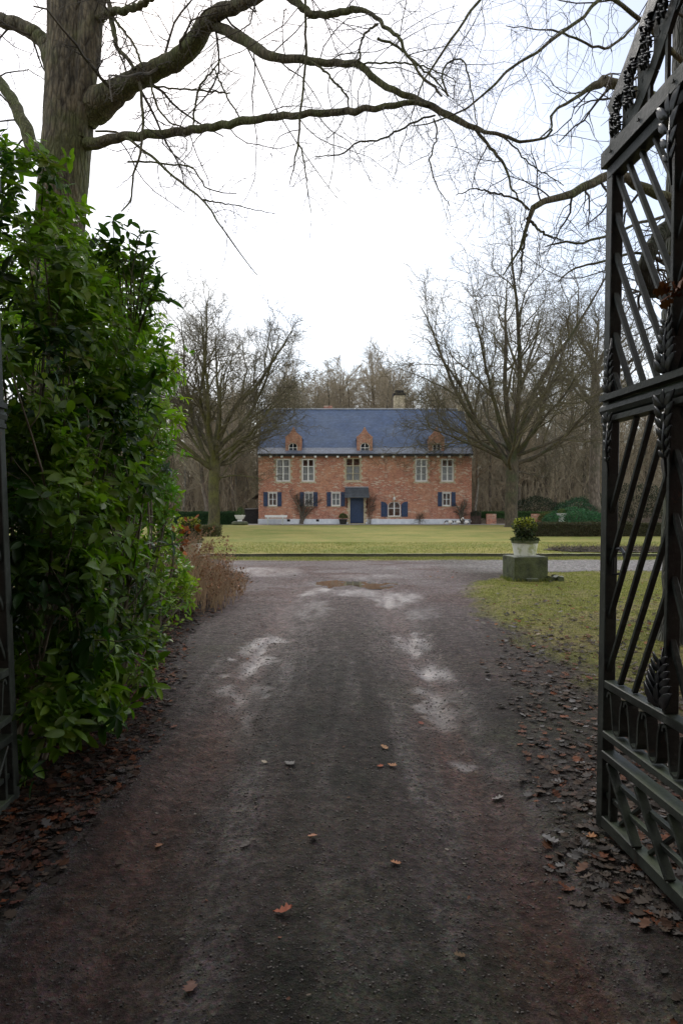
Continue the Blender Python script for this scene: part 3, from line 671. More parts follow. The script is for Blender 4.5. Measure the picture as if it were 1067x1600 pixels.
# door
a, b, z1 = hx(DOOR[0]), hx(DOOR[1]), hz(DOOR[2])
m = MB(); m.box(a+.07, b-.07, HY+.08, HY+.13, .14, z1-.04)
for i in range(1, 5): xx = a+.07+(b-a-.14)*i/5; m.box(xx-.006, xx+.006, HY+.074, HY+.079, .16, z1-.06)
dr = m.build('door', M_blue, house)
m = MB(); m.tube([(b-.16, HY+.08, 1.05), (b-.16, HY+.02, 1.05)], .025, 8); m.tube([(b-.16, HY+.02, .98), (b-.16, HY+.02, 1.14)], .014, 8); ho = m.build('handle', M_castiron, None); ho.parent = dr
for v in ho.data.vertices: v.co = v.co-house.location
m = MB(); m.box(a+.001, a+.068, HY+.05, HY+.14, .12, z1-.002); m.box(b-.068, b-.001, HY+.05, HY+.14, .12, z1-.002); m.box(a+.07, b-.07, HY+.05, HY+.14, z1-.04, z1-.002); m.build('door_frame', M_blue, house)
for sd_ in (-1, 1):
    m = MB()
    for i in range(10):
        wd = .26 if i % 2 else .15; zz = .0+i*(z1)/10; xa_, xb_ = (a-wd, a-.001) if sd_ < 0 else (b+.001, b+wd); m.box(xa_, xb_, HY-.052, HY+.05, zz, zz+z1/10)
    m.build('door_surround', M_cream, house)
m = MB(); m.box(a-.2, b+.2, HY-.5, HY-.06, 0, .10); m.build('doorstep', M_stone, house, bevel=.01)
M_ox = m_simple('oxblood paint', (.05,.015,.012), (.08,.02,.018))
ca, cb, cz0, cz1 = hx(538), hx(576.5), hz(778), hz(763)
m = MB(); m.poly([(ca,HY-.85,cz0),(cb,HY-.85,cz0),(cb-.05,HY,cz1),(ca+.05,HY,cz1),(ca,HY-.85,cz0+.06),(cb,HY-.85,cz0+.06),(cb-.05,HY-.02,cz1+.06),(ca+.05,HY-.02,cz1+.06)], [(0,3,2,1),(4,5,6,7),(0,1,5,4),(1,2,6,5),(2,3,7,6),(3,0,4,7)])
cano = m.build('door_canopy', M_slate_dk, house)
m = MB()
for xx in (a-.26, b+.26):
  m = MB(); m.bar((xx, HY-.05, cz0-.62), (xx, HY-.7, cz0-.02), .07, .07); m.bar((xx, HY-.04, cz0-.75), (xx, HY-.04, cz0+.1), .07, .07); m.bar((xx, HY-.02, cz0-.04), (xx, HY-.8, cz0-.04), .07, .07)
  sub_build(m, 'bracket', M_ox, cano, house)
m = MB(); m.box(ca+.03, cb-.03, HY-.06, HY-.003, cz1+.07, cz1+.13); lf = m.build('flashing', M_lead, None); lf.parent = cano
for v in lf.data.vertices: v.co = v.co-house.location
# roof: two slopes with thickness, flared light bottom course, ridge, gutter, rafter ends
def slope(x0, x1, ya, za, yb, zb, th=.09):
    m = MB(); n = Vector((0, -(zb-za), (yb-ya))).normalized()*th
    if n.z < 0: n = -n
    p = [(x0,ya,za),(x1,ya,za),(x1,yb,zb),(x0,yb,zb)]
    m.poly(p+[(q[0], q[1]+n.y, q[2]+n.z) for q in p], [(0,3,2,1),(4,5,6,7),(0,1,5,4),(1,2,6,5),(2,3,7,6),(3,0,4,7)]); return m
ye = HY-.32; ze = ZE+.12; yk = HY+.42; zk = ze+(ZR-ze)*.13; yr = HY+HD/2
slope(X0-.03, X1+.03, yk, zk, yr, ZR).build('roof', M_slate, house)
slope(X0-.03, X1+.03, ye, ze, yk-.004, zk-.003, .085).build('eaves_course', M_slate_low, house)
slope(X0-.03, X1+.03, HY+HD+.3, ze, yr+.01, ZR).build('roof', M_slate, house)
m = MB(); m.prism([(-.16, 0), (.16, 0), (.06, .14), (-.06, .14)], 0, 1)
rp = MB(); rp.box(X0-.05, X1+.05, yr-.12, yr+.13, ZR+.05, ZR+.15); rp.build('ridge', M_lead, house, bevel=.03)
gt = MB(); n = 8
prof = [(-.075*math.cos(math.pi*i/n), -.075*math.sin(math.pi*i/n)) for i in range(n+1)]
gt.poly([(x, ye-.05+q[0], ze+.02+q[1]) for x in (X0-.05, X1+.05) for q in prof], [(i, i+1, i+n+2, i+n+1) for i in range(n)])
gt.box(X0-.02, X1+.02, ye+.035, ye+.06, ze-.14, ze-.002); gt.build('gutter', M_gutter, house)
px_ = 406.5
while px_ < 737:
    if not any(abs(px_-d_) < 6 for d_ in ()):
        m = MB(); x = hx(px_); m.box(x-.065, x+.065, ye+.02-.0, HY-.003, ze-.21, ze-.145)
        m.box(x-.085, x+.085, ye-.03, ye+.015, ze-.235, ze-.10); m.build('rafter_end', M_white, house)
    px_ += 17.3
# gable copings
for x, s in ((X0, -1), (X1, 1)):
    m = MB()
    for ya, za, yb, zb in ((ye+.3, ze+.28, yr, ZR+.12), (HY+HD, ze+.1, yr, ZR+.12)): m.bar((x+s*.045, ya-.25*(ya < yb), za-.22*(ya < yb)), (x+s*.045, yb, zb-.06), .03, .10)
    m.build('verge', M_gutter, house)
m = MB(); m.box(X1-.42, X1+.1, yr-.3, yr+.3, ZR-.1, ZR+.42); m.build('chimney', M_cream, house)
m = MB(); a, b = P(616, 0, 57)[0], P(633, 0, 57)[0]; m.box(a, b, 56.8, 57.7, 6.2, P(0, 618, 57)[2]); ch = m.build('chimney', M_cream, house, bevel=.02)
m = MB(); m.box(a-.06, b+.06, 56.74, 57.76, P(0, 618, 57)[2], P(0, 615, 57)[2]); m.box(a+.1, b-.1, 56.9, 57.6, P(0, 615, 57)[2], P(0, 610, 57)[2]); cc = m.build('chimney_cap', M_dark, None); cc.parent = ch
for v in cc.data.vertices: v.co = v.co-house.location
m = MB(); a, b = P(505.5, 0, 57)[0], P(519, 0, 57)[0]; m.box(a, b, 56.8, 57.6, 7, P(0, 634.5, 57)[2]); m.build('chimney', M_brick, house, bevel=.02)
# dormers
for (xl, xr, wl, wr) in ((446.2, 471.5, 451, 464.9), (557.4, 581.8, 562.7, 577.2), (669.4, 693.8, 675, 688.9)):
    xa, xb = hx(xl), hx(xr); za, zsft = ze+.02, hz(685); zt = hz(667.5)
    wo_ = (hx(wl), hx(wr), hz(707.5), hz(691.5)); cx = (xa+xb)/2; y0 = HY-.02
    m = MB(); facade(m, xa, xb, za, zsft, [wo_], y0, .16); spandrel(m, wo_[0], wo_[1], wo_[3]-.3, wo_[3], .28, y0, y0+.16)
    hw = (xb-xa)/2
    g = [(xa, zsft), (xb, zsft), (xb+.03, zsft+.12), (xb-.14, zsft+.24), (cx+.24, zsft+.46), (cx+.08, zt-.12), (cx+.05, zt), (cx-.05, zt), (cx-.08, zt-.12), (cx-.24, zsft+.46), (xa+.14, zsft+.24), (xa-.03, zsft+.12)]
    m.prism(g, y0, y0+.22)
    m.box(xa+.001, xa+.12, y0+.161, y0+2.6, za, zsft-.002); m.box(xb-.12, xb-.001, y0+.161, y0+2.6, za, zsft-.002); m.poly([(xa,y0,za),(xa,y0+.161,za),(xa,y0+.161,zsft),(xa,y0,zsft)], [(0,1,2,3)]); m.poly([(xb,y0,za),(xb,y0+.161,za),(xb,y0+.161,zsft),(xb,y0,zsft)], [(3,2,1,0)])
    m.poly([(xa+.13,y0+.7,za),(xb-.13,y0+.7,za),(xb-.13,y0+.7,zsft),(xa+.13,y0+.7,zsft)], [(0,1,2,3)])
    dm = m.build('dormer', M_brick_dormer, house)
    f = window(*wo_, 2, 2, .28, None, y0+.05, house, fw=.065, centre=.045, rowpos=[wo_[2]+(wo_[3]-wo_[2])*.5])
    f.parent = house
    r = MB(); r.poly([(xa-.06,y0+.23,zsft),(xb+.06,y0+.23,zsft),(cx,y0+.23,zsft+.42),(xa-.06,y0+3.,zsft),(xb+.06,y0+3.,zsft),(cx,y0+3.,zsft+.42)], [(0,1,2),(3,5,4),(0,2,5,3),(1,4,5,2),(0,3,4,1)])
    r.build('dormer_roof', M_slate, house)
# side awning on the left gable and dark shed
aw = thing('lean_to_shed', (X0-.8, 53.2, 0), 'low black boarded shed standing against the left end of the house', 'shed')
m = MB(); n_ = 8
for i in range(n_): x = X0-1.15+i*(1.1/n_); m.box(x+.004, x+1.1/n_-.004, 52.6, 52.64, .06, hz(796.5)); 
m.box(X0-1.14, X0-.06, 52.65, 54.6, .06, hz(797)); m.build('boarding', M_dark, aw)
m = MB(); m.poly([(X0-1.2,52.5,hz(796.5)),(X0-.05,52.5,hz(796.5)),(X0-.05,54.7,hz(796.5)+.05),(X0-1.2,54.7,hz(796.5)+.05),(X0-1.2,52.5,hz(796.5)+.04),(X0-.05,52.5,hz(796.5)+.04),(X0-.05,54.7,hz(796.5)+.1),(X0-1.2,54.7,hz(796.5)+.1)], [(0,3,2,1),(4,5,6,7),(0,1,5,4),(1,2,6,5),(2,3,7,6),(3,0,4,7)]); m.build('roof', M_dark, aw)
m = MB(); m.poly([(X0-.04,53,hz(768)),(X0-.04,55.5,hz(768)),(X0-.62,55.5,hz(779)),(X0-.62,53,hz(779)),(X0-.04,53,hz(768)-.06),(X0-.04,55.5,hz(768)-.06),(X0-.62,55.5,hz(779)-.06),(X0-.62,53,hz(779)-.06)], [(0,1,2,3),(7,6,5,4),(0,3,7,4),(3,2,6,7)]); m.build('side_canopy', M_dark, house)

# ------------------------------------------------------------------ iron gate leaves
def gate_leaf(loc, ang, mirror, lean, label):
    fs = 1 if mirror > 0 else -1
    """u runs from the free stile (0) to the hinge stile (W); leaf stands in the u,z plane"""
    g = thing('iron_gate', loc, label, 'gate', 'pair of iron gate leaves')
    W = 1.60; CS = .575; ma = M_iron
    ca_, sa_ = math.cos(ang), math.sin(ang); lx_, ly_, lz_ = loc
    def T(u, d, z): return (lx_+mirror*(ca_*d+sa_*u)+lean*z, ly_-ca_*u+sa_*d, z)
    class G(MB):
        def box3(s, u0, u1, d0, d1, z0, z1):
            return s.poly([T(u0,d0,z0),T(u1,d0,z0),T(u1,d1,z0),T(u0,d1,z0),T(u0,d0,z1),T(u1,d0,z1),T(u1,d1,z1),T(u0,d1,z1)],
                          [(0,3,2,1),(4,5,6,7),(0,1,5,4),(1,2,6,5),(2,3,7,6),(3,0,4,7)])
        def seg(s, u0, z0, u1, z1, w=.03, h=.03, d=0): return s.bar(T(u0,d,z0), T(u1,d,z1), w, h, up=Vector(T(0,1,0))-Vector(T(0,0,0)))
        def path(s, pts, r, sides=6, d=0, flat=1): return s.tube([T(u, d, z) for u, z in pts], r, sides)
    bz = .03
    G().box3(-.035, .03, -.03, .03, bz, 3.33).build('stile', ma, g, bevel=.004)
    G().box3(W-.03, W+.04, -.035, .035, bz, 3.9).build('stile', ma, g, bevel=.004)
    G().box3(.005, .03, -.018, .018, .36, .0+.36+.001) if False else None
    m = G(); m.box3(.075, .10, -.02, .02, bz+.04, .41); m.build('inner_post', ma, g, bevel=.003)
    # rails
    for z0, z1, u0, d, nm in ((.735, .775, .03, .03, 'rail'), (.49, .525, .03, .034, 'rail'), (.385, .425, .02, .034, 'rail'), (.04, .10, -.02, .03, 'rail')):
        m = G(); m.box3(u0, W-.031, -d, d, z0, z1); m.build(nm, ma, g, bevel=.004)
    m = G(); m.path([(-.06, 2.115), (W-.03, 2.115)], .036, 10); m.box3(-.03, W-.031, -.05, .05, 2.155, 2.185); m.box3(-.03, W-.031, -.04, .04, 2.05, 2.075)
    m.path([(-.05, 2.09), (-.075, 2.10), (-.085, 2.12)], .02, 6); m.build('moulded_rail', ma, g)
    m = G(); m.box3(-.05, W-.031, -.055, .055, 3.32, 3.40); m.box3(-.02, W-.031, -.032, .032, 3.26, 3.315)
    for u in (.06, .33, .61, .9, 1.2, 1.5): m.box3(u-.008, u+.008, -.062, -.056, 3.35, 3.366)
    m.build('top_rail', ma, g, bevel=.006)
    m = G(); m.box3(CS-.012, CS+.012, -.03, .03, .776, 2.049); m.box3(CS-.012, CS+.012, -.03, .03, 2.186, 3.259); m.build('centre_shaft', ma, g, bevel=.003)
    # nested chevrons of flat bars: upright V above, inverted V below
    s = 1.62
    def clipbar(zc, sg, z0, z1):
        # from the shaft at height zc outwards; sg=+1 rising, -1 falling
        for side in (-1, 1):
            lim = CS if side < 0 else W-CS
            pts = []
            for t in np.linspace(.0, 1, 200):
                du = t*(lim-.02); z = zc+sg*s_*du
                if z0 <= z <= z1: pts.append((CS+side*du, z))
            if len(pts) > 8:
                m = G(); m.seg(*pts[0], *pts[-1], .020, .026); m.build('chevron_bar', ma, g, bevel=.003)
    s_ = 1.68
    for zc in np.arange(2.92, .9, -.195): clipbar(zc, 1, 2.186, 3.259)
    s_ = 1.91
    for zc in np.arange(2.66, .8, -.262): clipbar(zc, -1, .776, 2.049)
    # leaf castings
    def casting(u, z, h, w_, down=1, spiky=False, n=6):
        """cast acanthus: thick leaf blades in tiers up a tapering spine"""
        m = G(); m.tube([T(u, -.036*fs, z), T(u, -.05*fs, z+down*h*.5), T(u, -.036*fs, z+down*h*1.05)], [.014, .011, .003], 8)
        ez = np.array(T(0, 0, 1))-np.array(T(0, 0, 0)); eu = np.array(T(1, 0, 0))-np.array(T(0, 0, 0)); ed = (np.array(T(0, -1, 0))-np.array(T(0, 0, 0)))*fs
        ps, ax, nr, sz = [], [], [], []
        for i in range(n):
            t = i/n; ww = w_*(1-.6*t)
            for sd in ((-1, 1, 0) if i % 2 == 0 else (-1, 1)):
                ps.append(np.array(T(u, -.046*fs, z+down*h*t*.9))+eu*sd*ww*.15); ax.append(eu*sd*.9+ez*down*(.8 if sd else 1)+ed*.35); nr.append(ed-ez*down*.2); sz.append(ww*(1.35 if sd else 1.1))
        m.build('leaf_spine', M_castiron, g, smooth=True)
        W, Fq, nv = scatter(leaf_template('rhodo'), np.array(ps), np.array(ax), np.array(nr), np.array(sz)*1.15); c_ = mesh_np('leaf_casting', W, Fq, M_castiron, g, True)
        q_ = c_.modifiers.new('thick', 'SOLIDIFY'); q_.thickness = .006
    casting(.065, 2.19, .25, .045, 1); casting(CS, 2.19, .26, .062, 1); casting(.06, 2.04, -.25, .04, 1); casting(CS, 2.04, -.27, .062, 1)
    casting(CS, 3.24, -.27, .07, 1, True, 4); casting(CS, .80, .24, .08, 1)
    casting(W-.02, 2.20, .26, .05, 1)
    # S scrolls between the two lower rails
    zt, zb = .73, .53; n = 9; step = (W-.1)/n
    for i in range(n):
        u0 = .055+i*step; pts = []
        for t in np.linspace(0, 1, 14):
            if t < .3: a = t/.3*math.pi; pts.append((u0+.02-.02*math.cos(a)+0, zt-.035+.03*math.sin(a)))
            elif t < .7: q = (t-.3)/.4; pts.append((u0+.04+.02*q, zt-.035-(zt-zb-.075)*q))
            else: a = (t-.7)/.3*math.pi; pts.append((u0+.06+.035-.035*math.cos(a), zb+.038-.03*math.sin(a)))
        pts += [(u0+.13, zb+.08), (u0+.135, zt-.05), (u0+.15, zt-.012)]
        m = G()
        for a, b in zip(pts[:-1], pts[1:]): m.seg(*a, *b, .012, .05)
        m.path([(u0, zt-.04), (u0+.006, zt-.07), (u0+.024, zt-.078), (u0+.032, zt-.06)], .012)
        m.build('scroll', ma, g)
    # braced lower panel
    m = G(); m.box3(.1, W-.031, -.012, .012, .285, .31); m.box3(.03, W-.031, -.012, .012, .19, .215)
    m.build('lower_rail', ma, g, bevel=.002)
    for k, (u0, u1) in enumerate(((.09, .36), (.36, .63), (.63, .9), (.9, 1.17), (1.17, 1.44))):
        m = G(); m.seg(u0, .38, u1, .105, .018, .045, -.018); m.build('brace_board', ma, g, bevel=.003)
        m = G(); m.seg(u0+.05, .105, u1, .30, .016, .03, .018); m.build('cross_bar', ma, g, bevel=.002)
    # crest: frieze between a hollow curve and a straight top bar
    fz = lambda u: 3.40+.46*(u/.62)**1.8 if u < .62 else 3.86-.25*((u-.62)/.98)
    tzf = lambda u: 3.61+.42*min(u/.62, 1)+(-.1*(u-.62) if u > .62 else 0)
    us = np.linspace(-.02, W-.03, 18)
    m = G()
    for a, b in zip(us[:-1], us[1:]): m.seg(a, fz(max(a,0))+.01, b, fz(max(b,0))+.01, .07, .022)
    m.build('hollow_rail', ma, g)
    m = G()
    for a, b in zip(us[:-1], us[1:]): m.seg(a-.03, tzf(max(a,0)), b-.03, tzf(max(b,0)), .09, .03)
    m.seg(-.045, tzf(0)-.02, -.02, 3.47, .05, .02); m.seg(-.02, 3.47, -.045, 3.40, .05, .02); m.build('crest_rail', ma, g)
    for i in range(9):
        u = .045+.14*i; zc = (fz(u)+tzf(u))/2; hh = max(.06, (tzf(u)-fz(u))/2-.0); m = G(); pts = []
        for t in np.linspace(0, 2*math.pi, 15): pts.append((u+.055*math.cos(t), zc+hh*.95*math.sin(t)))
        for a, b in zip(pts[:-1], pts[1:]): m.seg(*a, *b, .045, .013)
        if fz(u) > 3.44: m.seg(u, 3.40, u, fz(u), .02, .016)
        for sgn in (-1, 1):
            sp = [(u+.07+(.028-.0018*k)*math.cos(k*.62), zc+sgn*hh*.55+(.03-.0018*k)*math.sin(k*.62)*sgn) for k in range(13)]
            m.path(sp, [.011]*12+[.006], 5)
        m.build('crest_scroll', ma, g)
        m = G()
        for k in range(34):
            a = random.uniform(-.05, .04); b = random.uniform(-.7, .7)*hh
            m.tube([T(u+a, -.02, zc+b), T(u+a+.012, -.035, zc+b+.02), T(u+a+.03, -.02, zc+b+.012)], [.005, .010, .002], 5)
        m.build('crest_leaf', M_castiron, g, smooth=True)
    # pull handle
    m = G(); hp = [(.03, 1.425), (.12, 1.43), (.155, 1.41), (.17, 1.37), (.17, 1.345), (.15, 1.315), (.05, 1.30), (.05, 1.42)]
    m.path(hp, .008, 8, d=0); m.build('handle', M_castiron, g)
    return g
gR = gate_leaf((1.315, 3.40, 0), .0712, 1, .012, 'open iron gate leaf at the right edge of the view, with pull handle and castings')
gL = gate_leaf((-1.765, 3.64, 0), -.03, -1, -.034, 'open iron gate leaf at the left edge of the view, half hidden by rhododendron leaves')
# dried oak sprig caught in the gate
pp = Vector(P(1052, 456, 2.80)); pos = np.array([pp]*9)+rng.normal(0, .012, (9, 3))
o = oak_mesh('dead_leaf_sprig', pos, rng.uniform(.06, .09, 9), np.array([[.20, .075, .035]])*rng.uniform(.6, 1.3, (9, 1)), M_dead, flat=1.0)
tag(o, 'rusty brown dried oak leaves caught on the iron gate bars', 'dead leaves')

# ------------------------------------------------------------------ big tree over the drive
def limbpath(pts, K=26, jit=.02):
    A = np.array([P(px, py, Y)+(r*(.74 if r < 5 else .86 if r < 25 else 1)/F*Y,) for px, py, Y, r in pts]); A = resample(smooth_path(A), K)
    A[1:-1, :3] += rng.normal(0, jit, (K-2, 3)); return A[:, :3], A[:, 3]
def rough_limb(path, rad, sides=12, amp=.08, g=rng):
    v, f = tubes(path[None], rad[None], sides)
    return v, f
def ridged(path, rad, sides, K, amp=.04):
    A = resample(np.c_[path, rad], K); v, f = tubes(A[None, :, :3], A[None, :, 3], sides); v = v.reshape(K, sides, 3)
    s_ = np.r_[0, np.cumsum(np.linalg.norm(np.diff(A[:, :3], axis=0), axis=1))]; a_ = np.arange(sides)/sides*2*np.pi
    aa, ss = np.meshgrid(a_, s_); nz = .5*vnoise(np.cos(aa)*9+ss*.35+20, np.sin(aa)*9+ss*1.8+20, 1.0, 2)+.5*vnoise(np.cos(aa)*22+30, np.sin(aa)*22+ss*6+30, 1.0, 2)
    nz = 1-np.abs(nz-.5)*4; k = 1+amp*(nz-.5)+.05*(vnoise(np.cos(aa)*1.5+5, np.sin(aa)*1.5+ss*.5, 1, 2)-.5)
    v = A[:, None, :3]+(v-A[:, None, :3])*k[..., None]; return v.reshape(-1, 3), f
bt = thing('roadside_tree', P(76, 960, 10), 'big bare tree with ridged bark and long mossy limbs arching over the drive', 'tree')
tr_, rr2 = limbpath([(74, 985, 10, 62), (77, 955, 10, 50), (76, 800, 10, 40), (80, 600, 10, 37), (86, 450, 10, 36), (95, 330, 10, 36), (105, 220, 10, 36.5), (111, 120, 10, 37.5), (113, 40, 10, 36), (112, -80, 10, 33), (110, -260, 10, 28), (118, -420, 10, 22)], 60, .006)
parts = [ridged(tr_, rr2, 130, 260)]
t2, r2 = limbpath([(124, 215, 9.86, 12), (134, 120, 9.8, 20), (143, 30, 9.75, 21), (158, -90, 9.7, 19), (190, -260, 9.5, 14)], 26, .006); parts.append(ridged(t2, r2, 70, 120))
V, Q = join(parts); o_ = mesh_np('trunk', V, Q, M_bark, bt, True)
def limb(name, pts, parent, K=26, sides=12, mat=M_bark_limb, jit=.010):
    if max(q[3] for q in pts) < 6: jit = min(jit, .006)
    p, r = limbpath(pts, K, jit); rn = r*(1+.03*rng.normal(size=K)); v, f = ridged(p, rn, 26, K*4, .05) if sides > 9 else tubes(p[None], rn[None], sides)
    mesh_np(name, v, f, mat, parent, True); return p, r
L = []
LB = [
 [(135,195,9.95,16),(150,165,9.9,25),(190,138,9.7,20),(240,110,9.4,17.5),(290,84,9.1,17),(318,45,8.9,16),(345,18,8.7,13),(385,2,8.4,11),(430,-25,8,9),(500,-70,7.5,7)],
 [(322,42,8.9,10),(345,42,8.8,9),(372,57,8.6,9.5),(395,72,8.4,9),(420,86,8.2,8),(460,92,8.0,7),(500,97,7.8,6.5),(555,99,7.5,6),(585,122,7.3,6),(620,142,7.1,5.5),(655,156,7.0,5.5),(680,168,6.9,6),(720,190,6.7,5.5),(760,206,6.5,4),(800,214,6.3,3.5),(840,220,6.2,2.5),(862,203,6.0,2)],
 [(120,228,10,12),(150,223,9.8,10.5),(190,214,9.6,8),(250,210,9.3,7.5),(300,202,9.0,7),(360,193,8.6,7),(420,184,8.2,6.5),(475,180,7.9,6),(530,175,7.6,6),(580,168,7.3,5.5),(635,161,7.0,5),(668,166,6.9,4)],
 [(440,-15,8,6),(462,2,7.9,6.5),(483,20,7.8,6.5),(510,22,7.7,6),(535,20,7.6,6),(552,14,7.5,5.5),(575,20,7.4,4.5),(600,40,7.2,4),(625,60,7.0,3.5),(640,92,6.9,3),(660,120,6.8,2.4),(690,150,6.7,2)],
 [(95,130,10,16),(86,105,10.1,17),(74,72,10.2,14),(50,50,10.3,12.5),(20,36,10.4,12),(-30,20,10.6,10),(-120,-20,11,7)],
 [(75,250,10.1,11),(50,225,10.3,12),(38,195,10.4,11),(22,160,10.6,10),(0,128,10.8,9),(-40,90,11.2,8),(-140,40,12,6)],
 [(120,60,9.9,7),(152,30,9.7,6.5),(172,20,9.5,6.5),(200,15,9.3,6),(225,5,9.1,5.5),(250,-15,8.9,5)],
]
for q in LB: L.append(limb('limb', q, bt, 44, 14))
SB = [
 [(168,-10,9.6,4.5),(176,35,9.5,5),(183,70,9.4,4.5),(200,92,9.3,4.2),(212,108,9.2,3)],
 [(180,30,9.4,3),(200,55,9.3,2.6),(214,80,9.2,2.4),(222,105,9.1,1.5)],
 [(720,190,6.7,4),(748,208,6.6,3.6),(771,238,6.5,3.2),(790,262,6.4,2.8),(797,290,6.3,2.2),(812,312,6.2,1.6),(822,328,6.1,1)],
 [(218,128,9.3,3.2),(223,170,9.2,3.2),(223,215,9.1,2.8),(218,250,9.0,2.6),(208,275,9.0,2.2),(205,310,9,2),(190,330,8.9,1.4)],
 [(150,205,9.8,2.2),(185,208,9.6,2.6),(215,228,9.3,3),(245,252,9,2.8),(280,283,8.7,2.4),(318,312,8.4,2.2),(340,345,8.2,1.8),(372,392,8,1.4),(402,430,7.8,.8)],
 [(318,312,8.4,2),(350,318,8.2,1.5),(390,325,8,1.1),(430,334,7.8,.8)],
 [(478,-20,7.8,2.6),(477,40,7.8,2.8),(479,90,7.8,2.6),(475,130,7.8,2.4),(470,175,7.8,2.4),(466,215,7.8,2.2),(461,250,7.8,1.6),(452,290,7.8,.9)],
 [(466,215,7.8,1.8),(474,250,7.8,1.5),(480,290,7.7,1.2),(486,330,7.7,.8)],
 [(485,95,7.8,2.4),(505,108,7.7,2.4),(525,130,7.6,2.2),(543,155,7.5,1.9),(545,172,7.5,1.6)],
 [(590,38,7.3,2.6),(572,50,7.3,2.4),(563,70,7.4,2.2),(563,97,7.4,2)],
 [(680,180,6.9,2.2),(650,190,6.9,2.2),(620,205,7,2),(590,220,7.1,2),(560,221,7.2,1.8),(535,240,7.3,1.5),(495,245,7.4,.9)],
 [(236,120,9.3,2),(240,150,9.2,2.2),(258,185,9.1,2),(290,200,9,1.6)],
 [(302,200,9,2),(306,160,9,2.3),(315,130,8.9,2.3),(335,108,8.8,1.8),(345,92,8.8,1)],
 [(335,108,8.8,1.6),(352,145,8.7,1.8),(375,185,8.6,1.6)],
 [(230,135,9.3,2),(270,138,9.2,2),(320,142,9,1.9),(360,145,8.8,1.4)],
 [(200,253,9.1,2),(230,252,9,2.2),(262,256,8.9,2),(300,262,8.7,1.8),(325,295,8.5,1.5),(370,302,8.4,1)],
 [(590,60,7.2,3),(620,72,7.1,2.6),(650,100,7,2.2),(680,125,6.9,1.9),(700,150,6.8,1.5)],
 [(568,100,7.4,2),(600,98,7.2,2),(640,100,7,1.8),(680,110,6.8,1.5),(712,128,6.6,1)],
 [(700,150,6.7,2),(690,110,6.8,2),(720,90,6.7,1.8),(730,110,6.6,1.6),(738,150,6.6,1.4),(745,190,6.5,1.2),(742,205,6.5,1)],
 [(677,185,6.8,1.8),(683,205,6.8,1.7),(672,250,6.8,1.6),(680,285,6.8,1.3),(702,322,6.7,.8)],
 [(775,208,6.5,2),(800,225,6.4,1.8),(825,255,6.3,1.5),(858,275,6.2,1.2),(880,290,6.1,.8)],
]
for q in SB: L.append(limb('branch', q, bt, 22, 7, jit=.009))
big = [l for l in L[:7]]; small = L[7:]
Pb = np.stack([resample(np.c_[p, r], 40) for p, r in big]); Ps = np.stack([resample(np.c_[p, r], 16) for p, r in small])
tw = []
a1, r1 = grow(Pb[:4, :, :3], Pb[:4, :, 3], 15, 2.0, (35, 80), 9, .20, -.03, .12, .16, .0035, taper=.45, tmax=.98)
a1[:, :, 2] = np.maximum(a1[:, :, 2], 3.9+.0*a1[:, :, 2])
a2, r2_ = grow(Pb[4:, :, :3], Pb[4:, :, 3], 14, 1.7, (35, 80), 9, .20, -.02, .12, .16, .0035, taper=.4)
b1, q1 = grow(Ps[:, :, :3], Ps[:, :, 3], 7, .75, (35, 75), 8, .22, -.02, .2, .45, .003, taper=.3)
a1 = np.concatenate([a1, a2]); r1 = np.concatenate([r1, r2_])
tw.append(tubes(a1, r1, 5)); tw.append(tubes(b1, q1, 4))
c1, s1 = grow(a1, r1, 10, .55, (35, 75), 7, .24, .0, .15, .55, .0022, taper=.4); tw.append(tubes(c1, s1, 3))
c2, s2 = grow(b1, q1, 5, .36, (35, 75), 6, .24, .0, .15, .55, .002, taper=.3); tw.append(tubes(c2, s2, 3))
c3, s3 = grow(c1[::1], s1[::1], 4, .26, (35, 75), 5, .26, .02, .2, .7, .0016, taper=.3); tw.append(tubes(c3, s3, 3))
V, Q = join(tw); mesh_np('crown', V, Q, M_twig, bt, True)

